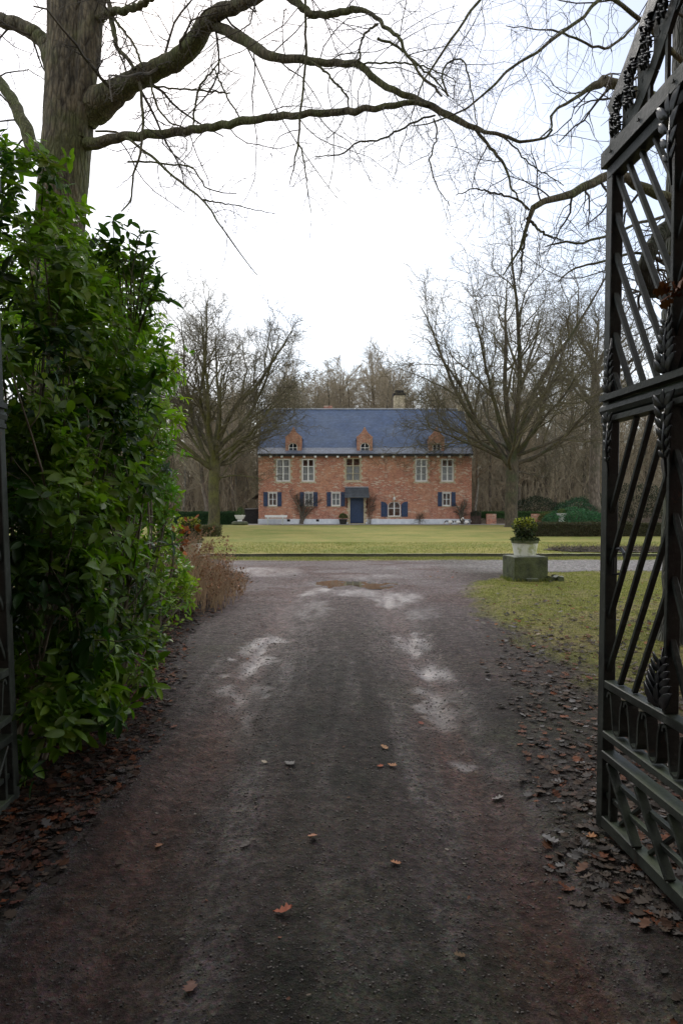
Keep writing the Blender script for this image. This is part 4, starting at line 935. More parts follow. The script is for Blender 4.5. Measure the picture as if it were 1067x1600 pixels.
# ------------------------------------------------------------------ tree behind the right gate
gt_ = thing('mossy_tree', P(1100, 1005, 8.0), 'dark mossy trunk seen through the bars of the right gate', 'tree')
p_, r_ = limbpath([(1096,1030,8,90),(1096,1000,8,66),(1094,930,8,56),(1092,800,8,52),(1090,600,8,50),(1092,400,8,49),(1096,200,8,47),(1104,0,8,44),(1115,-250,8,38)], 50, .01)
v, f = tubes(p_[None], r_[None]*(1+.05*rng.normal(size=(1, 50))), 32); mesh_np('trunk', v, f, M_bark_ivy, gt_, True)
L2 = []
for q in [
 [(1090,345,8,14),(1060,325,7.8,11),(1035,306,7.6,9),(1000,290,7.4,8.5),(965,274,7.2,8),(938,280,7.0,8),(900,298,6.8,7.5),(865,312,6.6,6),(832,325,6.4,5),(824,345,6.4,4.5),(818,372,6.3,3.5),(806,395,6.3,2.6),(786,430,6.2,1.2)],
 [(1095,175,8,13),(1040,160,7.8,11),(990,143,7.6,9),(955,130,7.4,9),(930,130,7.2,7),(912,145,7.1,4.5),(890,155,7,3.4),(862,178,6.9,2.4),(862,200,6.9,2),(838,220,6.8,1.2)],
 [(1080,365,8,18),(1050,355,7.8,15),(1028,372,7.6,13),(1012,400,7.5,13),(1004,430,7.5,14),(1014,452,7.6,12),(1040,458,7.8,12),(1085,470,8,14)],
 [(1080,330,7.9,4),(1010,345,7.5,3),(950,368,7.2,2.6),(905,378,7,2.4),(870,380,6.9,2),(850,386,6.8,1)],
 [(1090,400,8,4),(1000,395,7.6,3),(940,408,7.3,2.6),(895,420,7.1,1.8),(872,440,7,1)],
 [(1090,120,8,5),(1000,30,7.4,4.5),(945,-5,7,4),(910,25,6.8,3.6),(885,45,6.7,3.4),(840,80,6.5,3),(800,103,6.4,2.8),(770,135,6.3,2.5),(740,160,6.2,2),(700,180,6.1,1.8),(670,192,6.1,1.3),(640,197,6,.8)],
 [(945,-60,7,4),(800,-60,6.5,3.4),(752,-5,6.3,2.8),(725,35,6.2,2.6),(700,68,6.1,2.4),(672,110,6.1,2),(655,140,6,1.6),(640,190,6,.9)],
 [(1000,30,7.4,2.6),(950,75,7.2,2.6),(905,62,7,2.4),(870,48,6.8,2),(845,45,6.7,1.4),(790,40,6.6,.8)],
 [(822,340,6.4,3.4),(850,365,6.3,2.2),(880,375,6.2,1.4)], [(822,365,6.4,2.6),(816,398,6.4,2.2),(812,440,6.4,1.2)], [(826,328,6.4,2.4),(806,310,6.4,2.2),(770,302,6.3,1.8),(740,295,6.3,1.4),(712,305,6.3,.8)]]:
    L2.append(limb('limb', q, gt_, 24, 10, M_bark_ivy if q[0][3] > 10 and q[0][0] < 1085 else M_bark_limb))
Pg = np.stack([resample(np.c_[p, r], 24) for p, r in L2]); tw = []
a1, r1 = grow(Pg[:, :, :3], Pg[:, :, 3], 9, .85, (35, 80), 8, .22, -.01, .25, .3, .003, taper=.4); tw.append(tubes(a1, r1, 4))
# extra boughs of the same tree, higher and out over the lawn
bo_ = []
for k in range(5):
    px0, py0 = rng.uniform(880, 1060), rng.uniform(-40, 560); Y0 = rng.uniform(7.6, 9.5)
    dxp = rng.uniform(-170, -70); bo_.append(np.array([P(1085, py0+40, 8)+(.02,), P(px0+60, py0+rng.uniform(-25, 35), Y0-.1)+(.014,), P(px0+25, py0+rng.uniform(-15, 15), Y0)+(.012,), P(px0, py0, Y0)+(.010,), P(px0+dxp*.5, py0+rng.uniform(-25, 25), Y0)+(.007,), P(px0+dxp, py0+rng.uniform(-60, 70), Y0-.3)+(.004,)]))
bb = np.stack([resample(smooth_path(b), 14) for b in bo_]); tw.append(tubes(bb[:, :, :3], bb[:, :, 3], 5))
a2, r2_ = grow(bb[:, :, :3], bb[:, :, 3], 10, .8, (35, 80), 7, .22, .0, .2, .5, .003, taper=.3); tw.append(tubes(a2, r2_, 4))
c1, s1 = grow(np.concatenate([a1[:, :7], a2]), np.concatenate([r1[:, :7], r2_]), 6, .42, (35, 75), 6, .25, .0, .15, .6, .002, taper=.3); tw.append(tubes(c1, s1, 3))
V, Q = join(tw); mesh_np('crown', V, Q, M_twig, gt_, True)

# ------------------------------------------------------------------ park trees either side of the house
def resample_n(A, K): i = np.linspace(0, A.shape[1]-1, K).round().astype(int); return A[:, i]
resample_r = resample_n
def park_tree(name, base, hfork, H, spread, rad, label, nl=12, seed=1, lean=0, mt=M_bark_far, dens=1.0, vase=(8, 84), trop=.05, low=True):
    g = np.random.default_rng(seed)
    t = thing(name, base, label, 'tree'); b = np.array(base)
    zs = np.array([0, .02, .08, .3, .7, 1.0, 1.25])*hfork
    p = np.stack([b[0]+lean*zs+.03*g.normal(size=7), b[1]+.03*g.normal(size=7), b[2]-.1+zs], 1); r = rad*np.array([1.55, 1.25, 1.06, .98, .93, .95, .75])
    pr = resample(smooth_path(np.c_[p, r]), 18); v, f = tubes(pr[None, :, :3], pr[None, :, 3], 18)
    parts = [(v, f)]
    # scaffold limbs
    K = 14; P1 = []; R1 = []
    top = pr[-4:, :3]
    for i in range(nl):
        az_ = 2*np.pi*i*.618+g.normal(0, .2); inc = np.radians(vase[0]+(vase[1]-vase[0])*((i+.5)/nl)**.9)
        d = np.array([np.sin(inc)*np.cos(az_), np.sin(inc)*np.sin(az_), np.cos(inc)])
        s0 = pr[-1-(i % 5), :3]; ln = (H-hfork)*(1.0-.32*((i+.5)/nl))*g.uniform(.85, 1.05)
        hv = (H-hfork)*.60; hc = H-hv-s0[2]; dz, dr = d[2]+.06, np.hypot(d[0], d[1]); A_ = dr*dr/spread**2+dz*dz/hv**2; B_ = -dz*hc/hv**2; C_ = hc*hc/hv**2-1; ln = (-B_+math.sqrt(max(0, B_*B_-A_*C_)))/A_*g.uniform(.86, 1.02)
        pts = [s0]
        for k in range(1, K):
            d = d+g.normal(0, .09, 3); d[2] += trop*(1 if inc > .6 else .3); d /= np.linalg.norm(d); pts.append(pts[-1]+d*ln/(K-1))
        P1.append(pts); R1.append(rad*(.52-.24*i/nl)*np.linspace(1, .14, K)**1.0)
    if low:
        for i in range(3):
            az_ = g.uniform(0, 2*np.pi); d = np.array([np.cos(az_), np.sin(az_), .25]); s0 = pr[int(g.integers(9, 16)), :3]; ln = spread*g.uniform(.5, .95); pts = [s0]
            for k in range(1, K): d = d+g.normal(0, .14, 3); d[2] += -.01; d /= np.linalg.norm(d); pts.append(pts[-1]+d*ln/(K-1))
            P1.append(pts); R1.append(rad*.15*np.linspace(1, .15, K))
    P1 = np.array(P1); R1 = np.array(R1); parts.append(tubes(P1, R1, 8))
    V, Q = join(parts); mesh_np('trunk', V, Q, mt, t, True)
    tw = []
    nm_ = nl; Pm, Rm = grow(P1[:nm_], R1[:nm_], 6, spread*.80, (20, 48), 10, .14, .04, .25, .62, .03, g, .5, tmax=.92, tip=.2); tw.append(tubes(Pm, Rm, 6))
    Pm = np.concatenate([resample_n(P1, 10), Pm]); Rm = np.concatenate([resample_r(R1, 10), Rm])
    a1, r1 = grow(Pm, Rm, int(7*dens), spread*.36, (28, 60), 8, .18, .03, .35, .5, .018, g, .3); tw.append(tubes(a1, r1, 4))
    a2, r2 = grow(a1, r1, int(6*dens), spread*.16, (28, 62), 5, .2, .03, .15, .5, .012, g, .4); tw.append(tubes(a2, r2, 3))
    a3, r3 = grow(a2, r2, 3, spread*.095, (28, 65), 4, .22, .03, .1, .6, .009, g, .4); tw.append(tubes(a3, r3, 3))
    V, Q = join(tw); mesh_np('crown', V, Q, M_twig_far, t, True)
    return t
park_tree('park_tree', P(335, 824, 47.5), 4.2, 17.2, 6.6, .40, 'bare mossy tree on the lawn left of the house, branches over the roof', 17, 8, .01)
park_tree('park_tree', P(798, 826, 44.5), 4.1, 20.3, 7.6, .42, 'tall bare tree with vase-shaped crown right of the house behind the stone planter', 18, 11, .02, M_bark_r, 1.0, (6, 82), .04)
park_tree('park_tree', P(929, 800, 56), 9, 19.5, 5.6, .42, 'bare tree with straight thick trunk, between the right park tree and the gate', 11, 23, .0, M_bark_wood, .9, (15, 80), .03)

# ------------------------------------------------------------------ the wood behind
def wood_proto(seed, H, n1=16, birch=False, spread=3.2):
    g = np.random.default_rng(seed); K = 12
    z = np.linspace(0, H*.88, K); p = np.stack([np.cumsum(g.normal(0, .12, K)), np.cumsum(g.normal(0, .12, K)), z-.1], 1)
    r = np.linspace(.24, .05, K)*(H/16)*g.uniform(.8, 1.2); r[0] *= 1.35
    a1, r1 = grow(p[None], r[None], n1+8, spread*1.5, (25, 62), 8, .14, .07, .25, .5, .035, g, .45)
    a2, r2 = grow(a1, r1, 10, spread*.55, (25, 60), 6, .2, .05, .1, .55, .02, g, .5)
    a3, r3 = grow(a2, r2, 8, spread*.26, (25, 60), 4, .22, .04, .1, .6, .013, g, .4)
    tv = tubes(p[None], r[None], 9); cv = join([tubes(a1, r1, 4), tubes(a2, r2, 3), tubes(a3, r3, 3)])
    def me(name, vf, mat):
        o = mesh_np(name, vf[0], vf[1], mat, None, True); d = o.data; bpy.data.objects.remove(o); return d
    return me('woodland_trunk', tv, M_bark_birch if birch else M_bark_wood), me('woodland_crown', cv, M_twig_wood if seed % 2 else M_twig_wood2)
protos = [wood_proto(31, 17), wood_proto(32, 15.5), wood_proto(33, 18, 18), wood_proto(34, 14, 13, True, 2.4), wood_proto(35, 16, 16)]
g = np.random.default_rng(4)
def wood_tree(x, y, pi, s, rz, label, group, tilt=0):
    t = thing('woodland_tree', (x, y, 0), label, 'tree', group); t.rotation_euler = (0, tilt, rz); t.scale = (s, s, s)
    for nm, d in (('trunk', protos[pi][0]), ('crown', protos[pi][1])):
        o = bpy.data.objects.new(nm, d); C.objects.link(o); o.parent = t
ZONES = [(-60, 150, 14, .82, 'bare woodland tree glimpsed behind the rhododendrons'), (150, 270, 12, .80, 'bare woodland tree just right of the rhododendrons, behind the left hedge'), (270, 345, 13, .82, 'slender bare woodland tree behind the left park tree'), (345, 420, 15, .86, 'bare woodland tree between the left park tree and the house'),
 (420, 500, 14, .92, 'bare woodland tree above the left third of the slate roof'), (500, 560, 12, .95, 'bare woodland tree above the middle of the ridge'), (560, 620, 12, .95, 'bare woodland tree just left of the cream chimney'), (620, 735, 17, .86, 'bare woodland tree above the right third of the slate roof'),
 (735, 800, 14, .80, 'bare woodland tree between the house and the right park tree'), (800, 880, 15, .80, 'bare woodland tree behind the rounded green shrubs'), (880, 950, 13, .84, 'bare woodland tree just left of the right gate leaf'), (950, 1120, 22, .85, 'bare woodland tree seen through the bars of the right gate')]
for xa, xb, n, s0, lab in ZONES:
    for i in range(n):
        y = 62+34*(i+g.random())/n; x = (g.uniform(xa, xb)-533.5)/F*y; s = s0*g.uniform(.88, 1.08)*(y/70)**.8*(1 if y > 66 or s0 < .9 else .95)
        wood_tree(x, y, int(g.choice([0, 1, 2, 4])) if s0 > .88 or g.random() < .8 else 3, s, g.uniform(0, 6.28), lab, 'woodland trees '+lab.split('tree ', 1)[1].strip())
wood_tree(P(742, 0, 57)[0], 57, 3, .95, 1.2, 'pale slanting birch just right of the house wall', None, -.09)
wood_tree(P(352, 0, 56)[0]-1.2, 56, 1, .8, 2.2, 'leaning trunk between the left park tree and the house', None, .35)
# undergrowth and brushwood: one mass of thin stems and twigs
N = 5200; bx = g.uniform(-46, 52, N); by = g.uniform(60, 104, N)
st = np.stack([bx, by, np.zeros(N)], 1)[:, None, :]+np.zeros((N, 2, 3)); st[:, 1, 2] = .3; st[:, 1, :2] += g.normal(0, .05, (N, 2))
b0, q0 = grow(st, np.full((N, 2), .03), 1, 5.5, (0, 50), 8, .16, .03, 0, .9, .02, g, .0); 
b1, q1 = grow(b0, q0, 7, 1.7, (25, 60), 5, .2, .04, .15, .6, .014, g, .4)
V, Q = join([tubes(b0, q0, 3), tubes(b1, q1, 3)]); tag(mesh_np('undergrowth', V, Q, M_twig_wood, None, True), 'tangle of brown saplings and brushwood on the woodland floor', 'undergrowth', kind='stuff')
# the depth of the wood: massed distant saplings, so little sky shows low down
N = 4200; bx = g.uniform(-80, 85, N); by = g.uniform(108, 140, N)
st = np.stack([bx, by, np.zeros(N)], 1)[:, None, :]+np.zeros((N, 2, 3)); st[:, 1, 2] = .3
b0, q0 = grow(st, np.full((N, 2), .10), 1, 12., (0, 28), 7, .12, .05, 0, .9, .06, g, .0)
b1, q1 = grow(b0, q0, 7, 3.4, (20, 55), 5, .18, .06, .1, .6, .035, g, .4)
V, Q = join([tubes(b0, q0, 3), tubes(b1, q1, 3)]); tag(mesh_np('far_wood', V, Q, M_twig_wood2, None, True), 'far depth of the leafless wood behind the house', 'wood', kind='stuff')

# ------------------------------------------------------------------ clipped hedges and shrubs (leaf clad solids)
def leafy(name, pos, nrm, size, col, var, mat, parent=None, kind='simple', lo=.45, g=g, up=.5):
    N = len(pos); d = g.normal(size=(N, 3)); ax = nrm*.5+d*.7; ax[:, 2] += .25*up; nr = nrm+g.normal(0, .5, (N, 3)); nr[:, 2] += up
    W, Fq, nv = scatter(leaf_template(kind), pos, ax, nr, size)
    c = np.array(col)[None]*g.uniform(lo, 1.35, (N, 1)); c = c*(1+var*g.normal(size=(N, 3))); c = np.clip(c, .004, .9)
    return mesh_np(name, W, Fq, mat, parent, False, np.repeat(c, nv, 0))
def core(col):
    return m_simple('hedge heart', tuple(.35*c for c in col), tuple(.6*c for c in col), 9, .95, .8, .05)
def box_hedge(loc, x0, x1, y0, y1, z1, col, label, cat='hedge', n=9000, sz=.05, ang=0, z0=.1, twiggy=False):
    t = thing('clipped_hedge', ((x0+x1)/2, (y0+y1)/2, z0), label, cat)
    m = MB(); e = .07; m.box(x0+e, x1-e, y0+e, y1-e, z0, z1-e); m.build('stems', core(col), t)
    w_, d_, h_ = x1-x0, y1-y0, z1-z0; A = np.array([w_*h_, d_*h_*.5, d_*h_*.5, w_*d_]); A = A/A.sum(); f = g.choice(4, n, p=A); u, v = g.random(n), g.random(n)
    pos = np.empty((n, 3)); nr = np.zeros((n, 3))
    pos[:, 0] = np.select([f == 0, f == 1, f == 2, f == 3], [x0+u*w_, x0+0*u, x1+0*u, x0+u*w_]); pos[:, 1] = np.select([f == 0, f == 1, f == 2, f == 3], [y0+0*u, y0+u*d_, y0+u*d_, y0+v*d_])
    pos[:, 2] = np.select([f == 3], [z1+0*u], z0+v*h_); nr[f == 0, 1] = -1; nr[f == 1, 0] = -1; nr[f == 2, 0] = 1; nr[f == 3, 2] = 1
    wv = vnoise(pos[:, 0]*1.3, pos[:, 2]*1.3+pos[:, 1], 1.5, 3)-.5
    pos += nr*(wv*.16-np.abs(g.normal(0, .05, n)))[:, None]+g.normal(0, .012, (n, 3))
    leafy('foliage', pos, nr, g.uniform(.6, 1.3, n)*sz, col, .12, M_hedge, t); return t
box_hedge(0, P(268,0,50)[0], P(372,0,50)[0], 50., 51.2, P(0,800.5,50)[2], (.035,.085,.03), 'dark green clipped hedge behind the left park tree', n=16000, sz=.075, z0=.06)
box_hedge(0, P(285,0,32)[0], P(341,0,32)[0], 31.6, 32.6, P(0,822.5,31.8)[2], (.10,.095,.035), 'short brownish clipped hedge on the left of the lawn', n=7000, sz=.055)
box_hedge(0, P(829,0,31.6)[0], P(829,0,31.6)[0]+10.5, 31.6, 32.6, P(0,817.5,31.6)[2], (.060,.058,.024), 'long dark clipped hedge on the lawn behind the stone planter', n=32000, sz=.055)
box_hedge(0, P(752,0,52)[0], P(868,0,52)[0], 52.2, 53., P(0,800.5,52)[2], (.06,.125,.04), 'green clipped hedge right of the house above a low brick wall', n=14000, sz=.075, z0=.5)
t = thing('garden_wall', (12, 51.6, .06), 'low brick garden wall with openings under the green hedge', 'wall')
for a, b in ((762, 777), (833, 853)):
    m = MB(); m.box(P(a,0,51.5)[0], P(b,0,51.5)[0], 51.4, 51.7, .06, P(0,803,51.5)[2]); m.build('wall_section', M_brick, t)
m = MB(); m.box(P(736,0,51.5)[0]+.1, P(754,0,51.5)[0], 51.6, 51.9, .06, P(0,800,51.5)[2]); m.build('gate_board', m_simple('brown boards', (.03,.015,.012), (.06,.03,.02)), t)
def shrub(name, c, rad, col, label, cat='shrub', n=3000, sz=.08, parent=None, var=.12, kind='simple', low=.2, squash=1.0, mat=None):
    t = thing(name, (c[0], c[1], c[2]), label, cat) if parent is None else parent
    th = np.arccos(g.uniform(-low, 1, n)); ph = g.uniform(0, 2*np.pi, n); nr = np.stack([np.sin(th)*np.cos(ph), np.sin(th)*np.sin(ph), np.cos(th)], 1)
    lump = 1+.28*(vnoise(nr[:, 0]*2+c[0], nr[:, 2]*2+nr[:, 1], 1.6, 3)-.5)*2; rr = g.uniform(.72, 1.03, n)**.5*lump
    pos = nr*np.array(rad)*rr[:, None]+np.array([c[0], c[1], c[2]+0])
    leafy('foliage', pos, nr, g.uniform(.6, 1.3, n)*sz, col, var, mat or M_hedge, t, kind)
    return t
def stems_for(t, c, rad, n=10, r=.015, mat=M_twig):
    b = np.array(c, float); st = np.tile(np.array([[b, b+np.array([0, 0, .05])]]), (n, 1, 1)) if False else np.stack([np.stack([b+np.array([g.normal(0, .05), g.normal(0, .05), -.02]), b+np.array([g.normal(0, .08), g.normal(0, .08), .1])]) for _ in range(n)])
    a, q = grow(st, np.full((n, 2), r), 1, rad*1.1, (0, 40), 6, .15, .05, .9, 1, r, g, 0); v, f = tubes(a, q, 4); mesh_np('stems', v, f, mat, t, True)
c = P(896, 818, 50); tq = shrub('rounded_shrub', (c[0], 50, .3), (2.3, 1.6, 1.0), (.04,.14,.055), 'wide rounded dark green shrub beyond the right hedge', n=9000, sz=.10); stems_for(tq, (c[0], 50, .06), .9)
c = P(905, 818, 56); tq = shrub('rounded_shrub', (c[0], 56.5, .6), (2.2, 1.8, 1.5), (.03,.09,.04), 'darker shrub mounded up behind the wide rounded one', n=7000, sz=.11); stems_for(tq, (c[0], 56.5, .0), 1.3)
c = P(855, 818, 51); tq = shrub('yellow_green_shrub', (c[0], 51., .45), (.75, .5, .55), (.12,.14,.03), 'small yellow green shrub beside the rounded dark one', n=1600, sz=.08); stems_for(tq, (c[0], 51, .06), .4)
c = P(830, 800, 60); tq = shrub('laurel_bush', (c[0], 59, .7), (2.6, 1.6, 1.5), (.022,.045,.02), 'dark laurel bush at the wood edge behind the green hedge', n=6000, sz=.11); stems_for(tq, (c[0], 59, .0), 1.3)
c = P(950, 800, 62); tq = shrub('laurel_bush', (c[0]+2, 62, .8), (4.2, 2, 2.6), (.03,.045,.02), 'dark evergreen bush in the wood seen through the gate bars', n=9000, sz=.13); stems_for(tq, (c[0]+2, 62, .0), 2.4)
c = P(741, 800, 51); tq = shrub('potted_bush', (c[0], 50.6, .75), (.33, .3, .3), (.02,.035,.016), 'dark round bush by the right corner of the house', n=800, sz=.06); stems_for(tq, (c[0], 50.6, .1), .6)

# ------------------------------------------------------------------ planters
def rough_mesh(o, cuts, amp):
    import bmesh
    from mathutils import noise as mn
    bm = bmesh.new(); bm.from_mesh(o.data); bmesh.ops.subdivide_edges(bm, edges=bm.edges[:], cuts=cuts, use_grid_fill=True); bm.normal_update()
    for v in bm.verts:
        q = mn.noise(v.co*7)*.7+mn.noise(v.co*19)*.4; v.co += v.normal*amp*q*1.6
    bm.to_mesh(o.data); bm.free()
    o.data.polygons.foreach_set('use_smooth', [True]*len(o.data.polygons)); o.modifiers.clear()
def planter(name, X, Y, label_b, label_p, rot, colr, orange=False):
    b = thing('stone_plinth', (X, Y, 0), label_b, 'stone block', 'stone plinths'); 
    z0 = float(ground_z(X, Y))-.04
    m = MB(); m.box(X-.355, X+.355, Y-.34, Y+.34, z0, .535)
    o = m.build('block', M_moss, b, bevel=.022); rough_mesh(o, 18, .010)
    m = MB(); m.box(X-.13, X+.13, Y-.42, Y-.345, z0, .10); m.build('foot_stone', M_moss, b, bevel=.015)
    b.rotation_euler = (0, 0, rot)
    p = thing('flower_pot', (X+.0, Y, .535), label_p, 'flower pot', 'white pots on the stone plinths')
    m = MB(); m.lathe([(.0,0),(.215,0),(.225,.02),(.262,.24),(.268,.25),(.268,.27),(.235,.27),(.23,.22)], (X, Y, .537), 32); m.build('pot', M_pot, p, smooth=False)
    m = MB(); m.lathe([(.240,.272),(.282,.272),(.286,.30),(.282,.335),(.245,.335)], (X, Y, .537), 32); m.build('rim', M_rim, p)
    m = MB(); m.lathe([(.0,.29),(.239,.29)], (X, Y, .537), 24); m.build('soil', M_soil, p)
    n = 1500; th = g.uniform(0, 6.28, n); rr = .26*np.sqrt(g.random(n)); pos = np.stack([X+rr*np.cos(th)*1.12, Y+rr*np.sin(th)*1.12, .85+.10*g.random(n)*(1.2-rr/.3)], 1)
    leafy('trailing_plants', pos, np.stack([np.cos(th)*.5, np.sin(th)*.5, np.ones(n)], 1), g.uniform(.03, .06, n), (.055,.08,.025), .15, M_hedge, p)
    n = 1700; z = g.random(n); rad = .11+.10*np.sin(np.clip(z, 0, 1)*np.pi*.9)+.02; th = g.uniform(0, 6.28, n); rr = rad*g.uniform(.5, 1.08, n)
    pos = np.stack([X+rr*np.cos(th), Y+rr*np.sin(th), .90+.42*z], 1); nr = np.stack([np.cos(th), np.sin(th), z], 1)
    cc = leafy('shrub_foliage', pos, nr, g.uniform(.04, .075, n), (.04,.06,.02), .15, M_hedge, p)
    a = cc.data.attributes['Col']; k = len(a.data); nv = k//n; cz = np.repeat(np.clip((z-.45)/.4, 0, 1)*(g.random(n) < .75)*(rr > .7*rad), nv)
    base = np.empty(k*4, np.float32); a.data.foreach_get('color', base); base = base.reshape(-1, 4); y_ = np.array(colr); base[:, :3] = base[:, :3]*(1-cz[:, None])+y_*cz[:, None]*g.uniform(.7, 1.2, n).repeat(nv)[:, None]; a.data.foreach_set('color', base.ravel())
    st_ = np.array([[[X, Y, .82], [X, Y, .86]]]*7)+g.normal(0, .015, (7, 2, 3)); q, w2 = grow(st_, np.full((7, 2), .009), 1, .42, (0, 25), 5, .12, .08, .9, 1, .008, g, 0); v, f = tubes(q, w2, 5); mesh_np('stems', v, f, M_twig, p, True)
planter('planter', 3.87, 14.42, 'mossy square stone block on the right side of the drive junction', 'stained white pot with a yellow tipped evergreen, standing on the right stone block', .13, (.32,.34,.03))
planter('planter', -3.22, 14.42, 'stone block on the left side of the drive, mostly hidden by shrubs', 'white pot with yellow tipped plant, half hidden behind the brown dried shrub', -.1, (.32,.34,.03))
# rubble beside the right block
m = MB()
for i in range(9):
    x, y = 4.28+rng.uniform(0, .35), 14.2+rng.uniform(-.1, .35); s_ = rng.uniform(.03, .07); z = float(ground_z(x, y))
    pts = [(x+dx*s_*rng.uniform(.6, 1.3), y+dy*s_*rng.uniform(.6, 1.3), z-.02+(dz+1)*s_*rng.uniform(.5, 1)) for dx, dy, dz in ((-1,-1,-1),(1,-1,-1),(1,1,-1),(-1,1,-1),(-1,-1,1),(1,-1,1),(1,1,1),(-1,1,1))]
    m.poly(pts, [(0,3,2,1),(4,5,6,7),(0,1,5,4),(1,2,6,5),(2,3,7,6),(3,0,4,7)])
tag(m.build('rubble', M_moss), 'little heap of dark rubble beside the mossy stone block', 'rubble', kind='stuff')

tx = []; ty = []
for cx_, cy_ in ((3.87, 14.42), (-3.22, 14.42)):
    n_ = 900; side = g.integers(0, 4, n_); q = g.uniform(-.42, .42, n_); o_ = .36+g.random(n_)*.07
    tx.append(cx_+np.select([side == 0, side == 1, side == 2, side == 3], [q, q, o_, -o_])); ty.append(cy_+np.select([side == 0, side == 1, side == 2, side == 3], [-o_, o_, q, q]))
TUFT = (np.concatenate(tx), np.concatenate(ty))
# pots, bench and ducks by the house
t = thing('garden_urn', P(375, 823, 48.6), 'white urn with green plant on a dark base, left of the house', 'urn'); ux, uy, uz = t.location; uz = .08
m = MB(); m.lathe([(0,0),(.55,0),(.62,.12),(.5,.26),(.0,.3)], (ux, uy, uz), 16); m.build('base', M_moss, t)
m = MB(); m.lathe([(.0,.28),(.20,.28),(.15,.36),(.28,.46),(.36,.62),(.40,.72),(.33,.72),(.0,.66)], (ux, uy, uz), 20); m.build('urn', M_white, t, smooth=False)
shrub('x', (ux, uy, uz+.7), (.33, .3, .5), (.06,.11,.03), '', parent=t, n=900, sz=.07)
t = thing('patio_pot', P(536, 820, 51.3), 'black pot with a small green bush left of the blue door', 'flower pot'); ux, uy = t.location[0], t.location[1]
m = MB(); m.lathe([(0,0),(.24,0),(.30,.32),(.33,.34),(.33,.38),(.28,.38),(.0,.33)], (ux, uy, .06), 18); m.build('pot', M_dark, t)
shrub('x', (ux, uy, .58), (.31, .28, .28), (.07,.12,.03), '', parent=t, n=1200, sz=.06); stems_for(t, (ux, uy, .38), .3)
t = thing('patio_pot', P(866, 818, 51), 'small white pot between the yellow green shrub and the rounded shrub', 'flower pot'); ux, uy = t.location[0], 49.4
t.location = (ux, uy, .06); bpy.context.view_layer.update()
m = MB(); m.lathe([(0,.55),(.2,.55),(.34,.8),(.36,.85),(.3,.85),(.0,.8)], (ux, uy, .06), 18); m.lathe([(.0,0),(.28,0),(.2,.2),(.2,.4),(.26,.549),(.0,.549)], (ux, uy, .06), 12); m.build('pot', M_white, t)
shrub('x', (ux, uy, .95), (.28, .25, .3), (.10,.14,.03), '', parent=t, n=700, sz=.06)
bx0, bx1 = hx(415.5), hx(450.5); by_ = 51.1
bench = thing('garden_bench', ((bx0+bx1)/2, by_, .06), 'pale weathered garden bench against the left end of the house front', 'bench')
m = MB()
for i in range(4): m.box(bx0+.03, bx1-.05, by_-.30+i*.115, by_-.20+i*.115, .44, .475)
m.build('seat', M_bench, bench)
m = MB()
m.box(bx0, bx1-.02, by_+.20, by_+.24, .60, .74); m.box(bx0+.03, bx1-.05, by_+.20, by_+.235, .52, .56); m.build('backrest', M_white, bench)
for x in (bx0+.25, bx1-.35):
    for y in (by_-.26, by_+.2): m = MB(); m.bar((x, y, .06), (x, y, .44 if y < by_ else .60), .06, .06); m.build('leg', M_bench, bench)
def duck(X, Y, face, pose, label):
    t = thing('duck', (X, Y, .06), label, 'duck', 'pied ducks by the house'); s = 1.0; f = face; z = .06
    head = [(.20, .30), (.235, .40), (.25, .46), (.30, .49), (.345, .48)] if pose == 'up' else [(.22, .26), (.30, .27), (.36, .22), (.40, .15), (.42, .11)]
    pts = [(-.33, .27), (-.26, .235), (-.16, .21), (-.04, .19), (.08, .195), (.16, .23)]+head
    rad = [.012, .05, .10, .125, .12, .085, .045, .038, .045, .048, .02]
    A = resample(smooth_path(np.array([(X+f*a, Y, z+b, r) for (a, b), r in zip(pts, rad)]), 5), 40)
    v, q = tubes(A[None, :, :3], A[None, :, 3], 14); mesh_np('body', v, q, M_duck, t, True)
    e = Vector(A[-1, :3]); d = Vector((f*.07, 0, -.01 if pose == 'up' else -.05)); m = MB(); m.tube([e-d*.3, e+d*.5, e+d], [.018, .02, .012], 6); m.build('bill', M_bill, t)
    for yy in (-.04, .04): m = MB(); m.tube([(X, Y+yy, z+.13), (X+f*.01, Y+yy, z+.03)], [.014, .011], 6); m.poly([(X-f*.02,Y+yy,z+.022),(X+f*.08,Y+yy-.03,z+.004),(X+f*.08,Y+yy+.03,z+.004),(X-f*.02,Y+yy,z+.004)], [(0,1,2),(0,2,3),(0,3,1),(1,3,2)]); m.build('leg', M_bill, t)
duck(P(705,0,50.3)[0], 50.3, -1, 'down', 'leftmost of the three pied ducks, its neck stretched out low'); duck(P(717.5,0,50.4)[0], 50.4, 1, 'up', 'middle one of the three pied ducks, head raised by the climber'); duck(P(731,0,50.3)[0], 50.3, -1, 'up', 'pied duck nearest the right corner of the house')

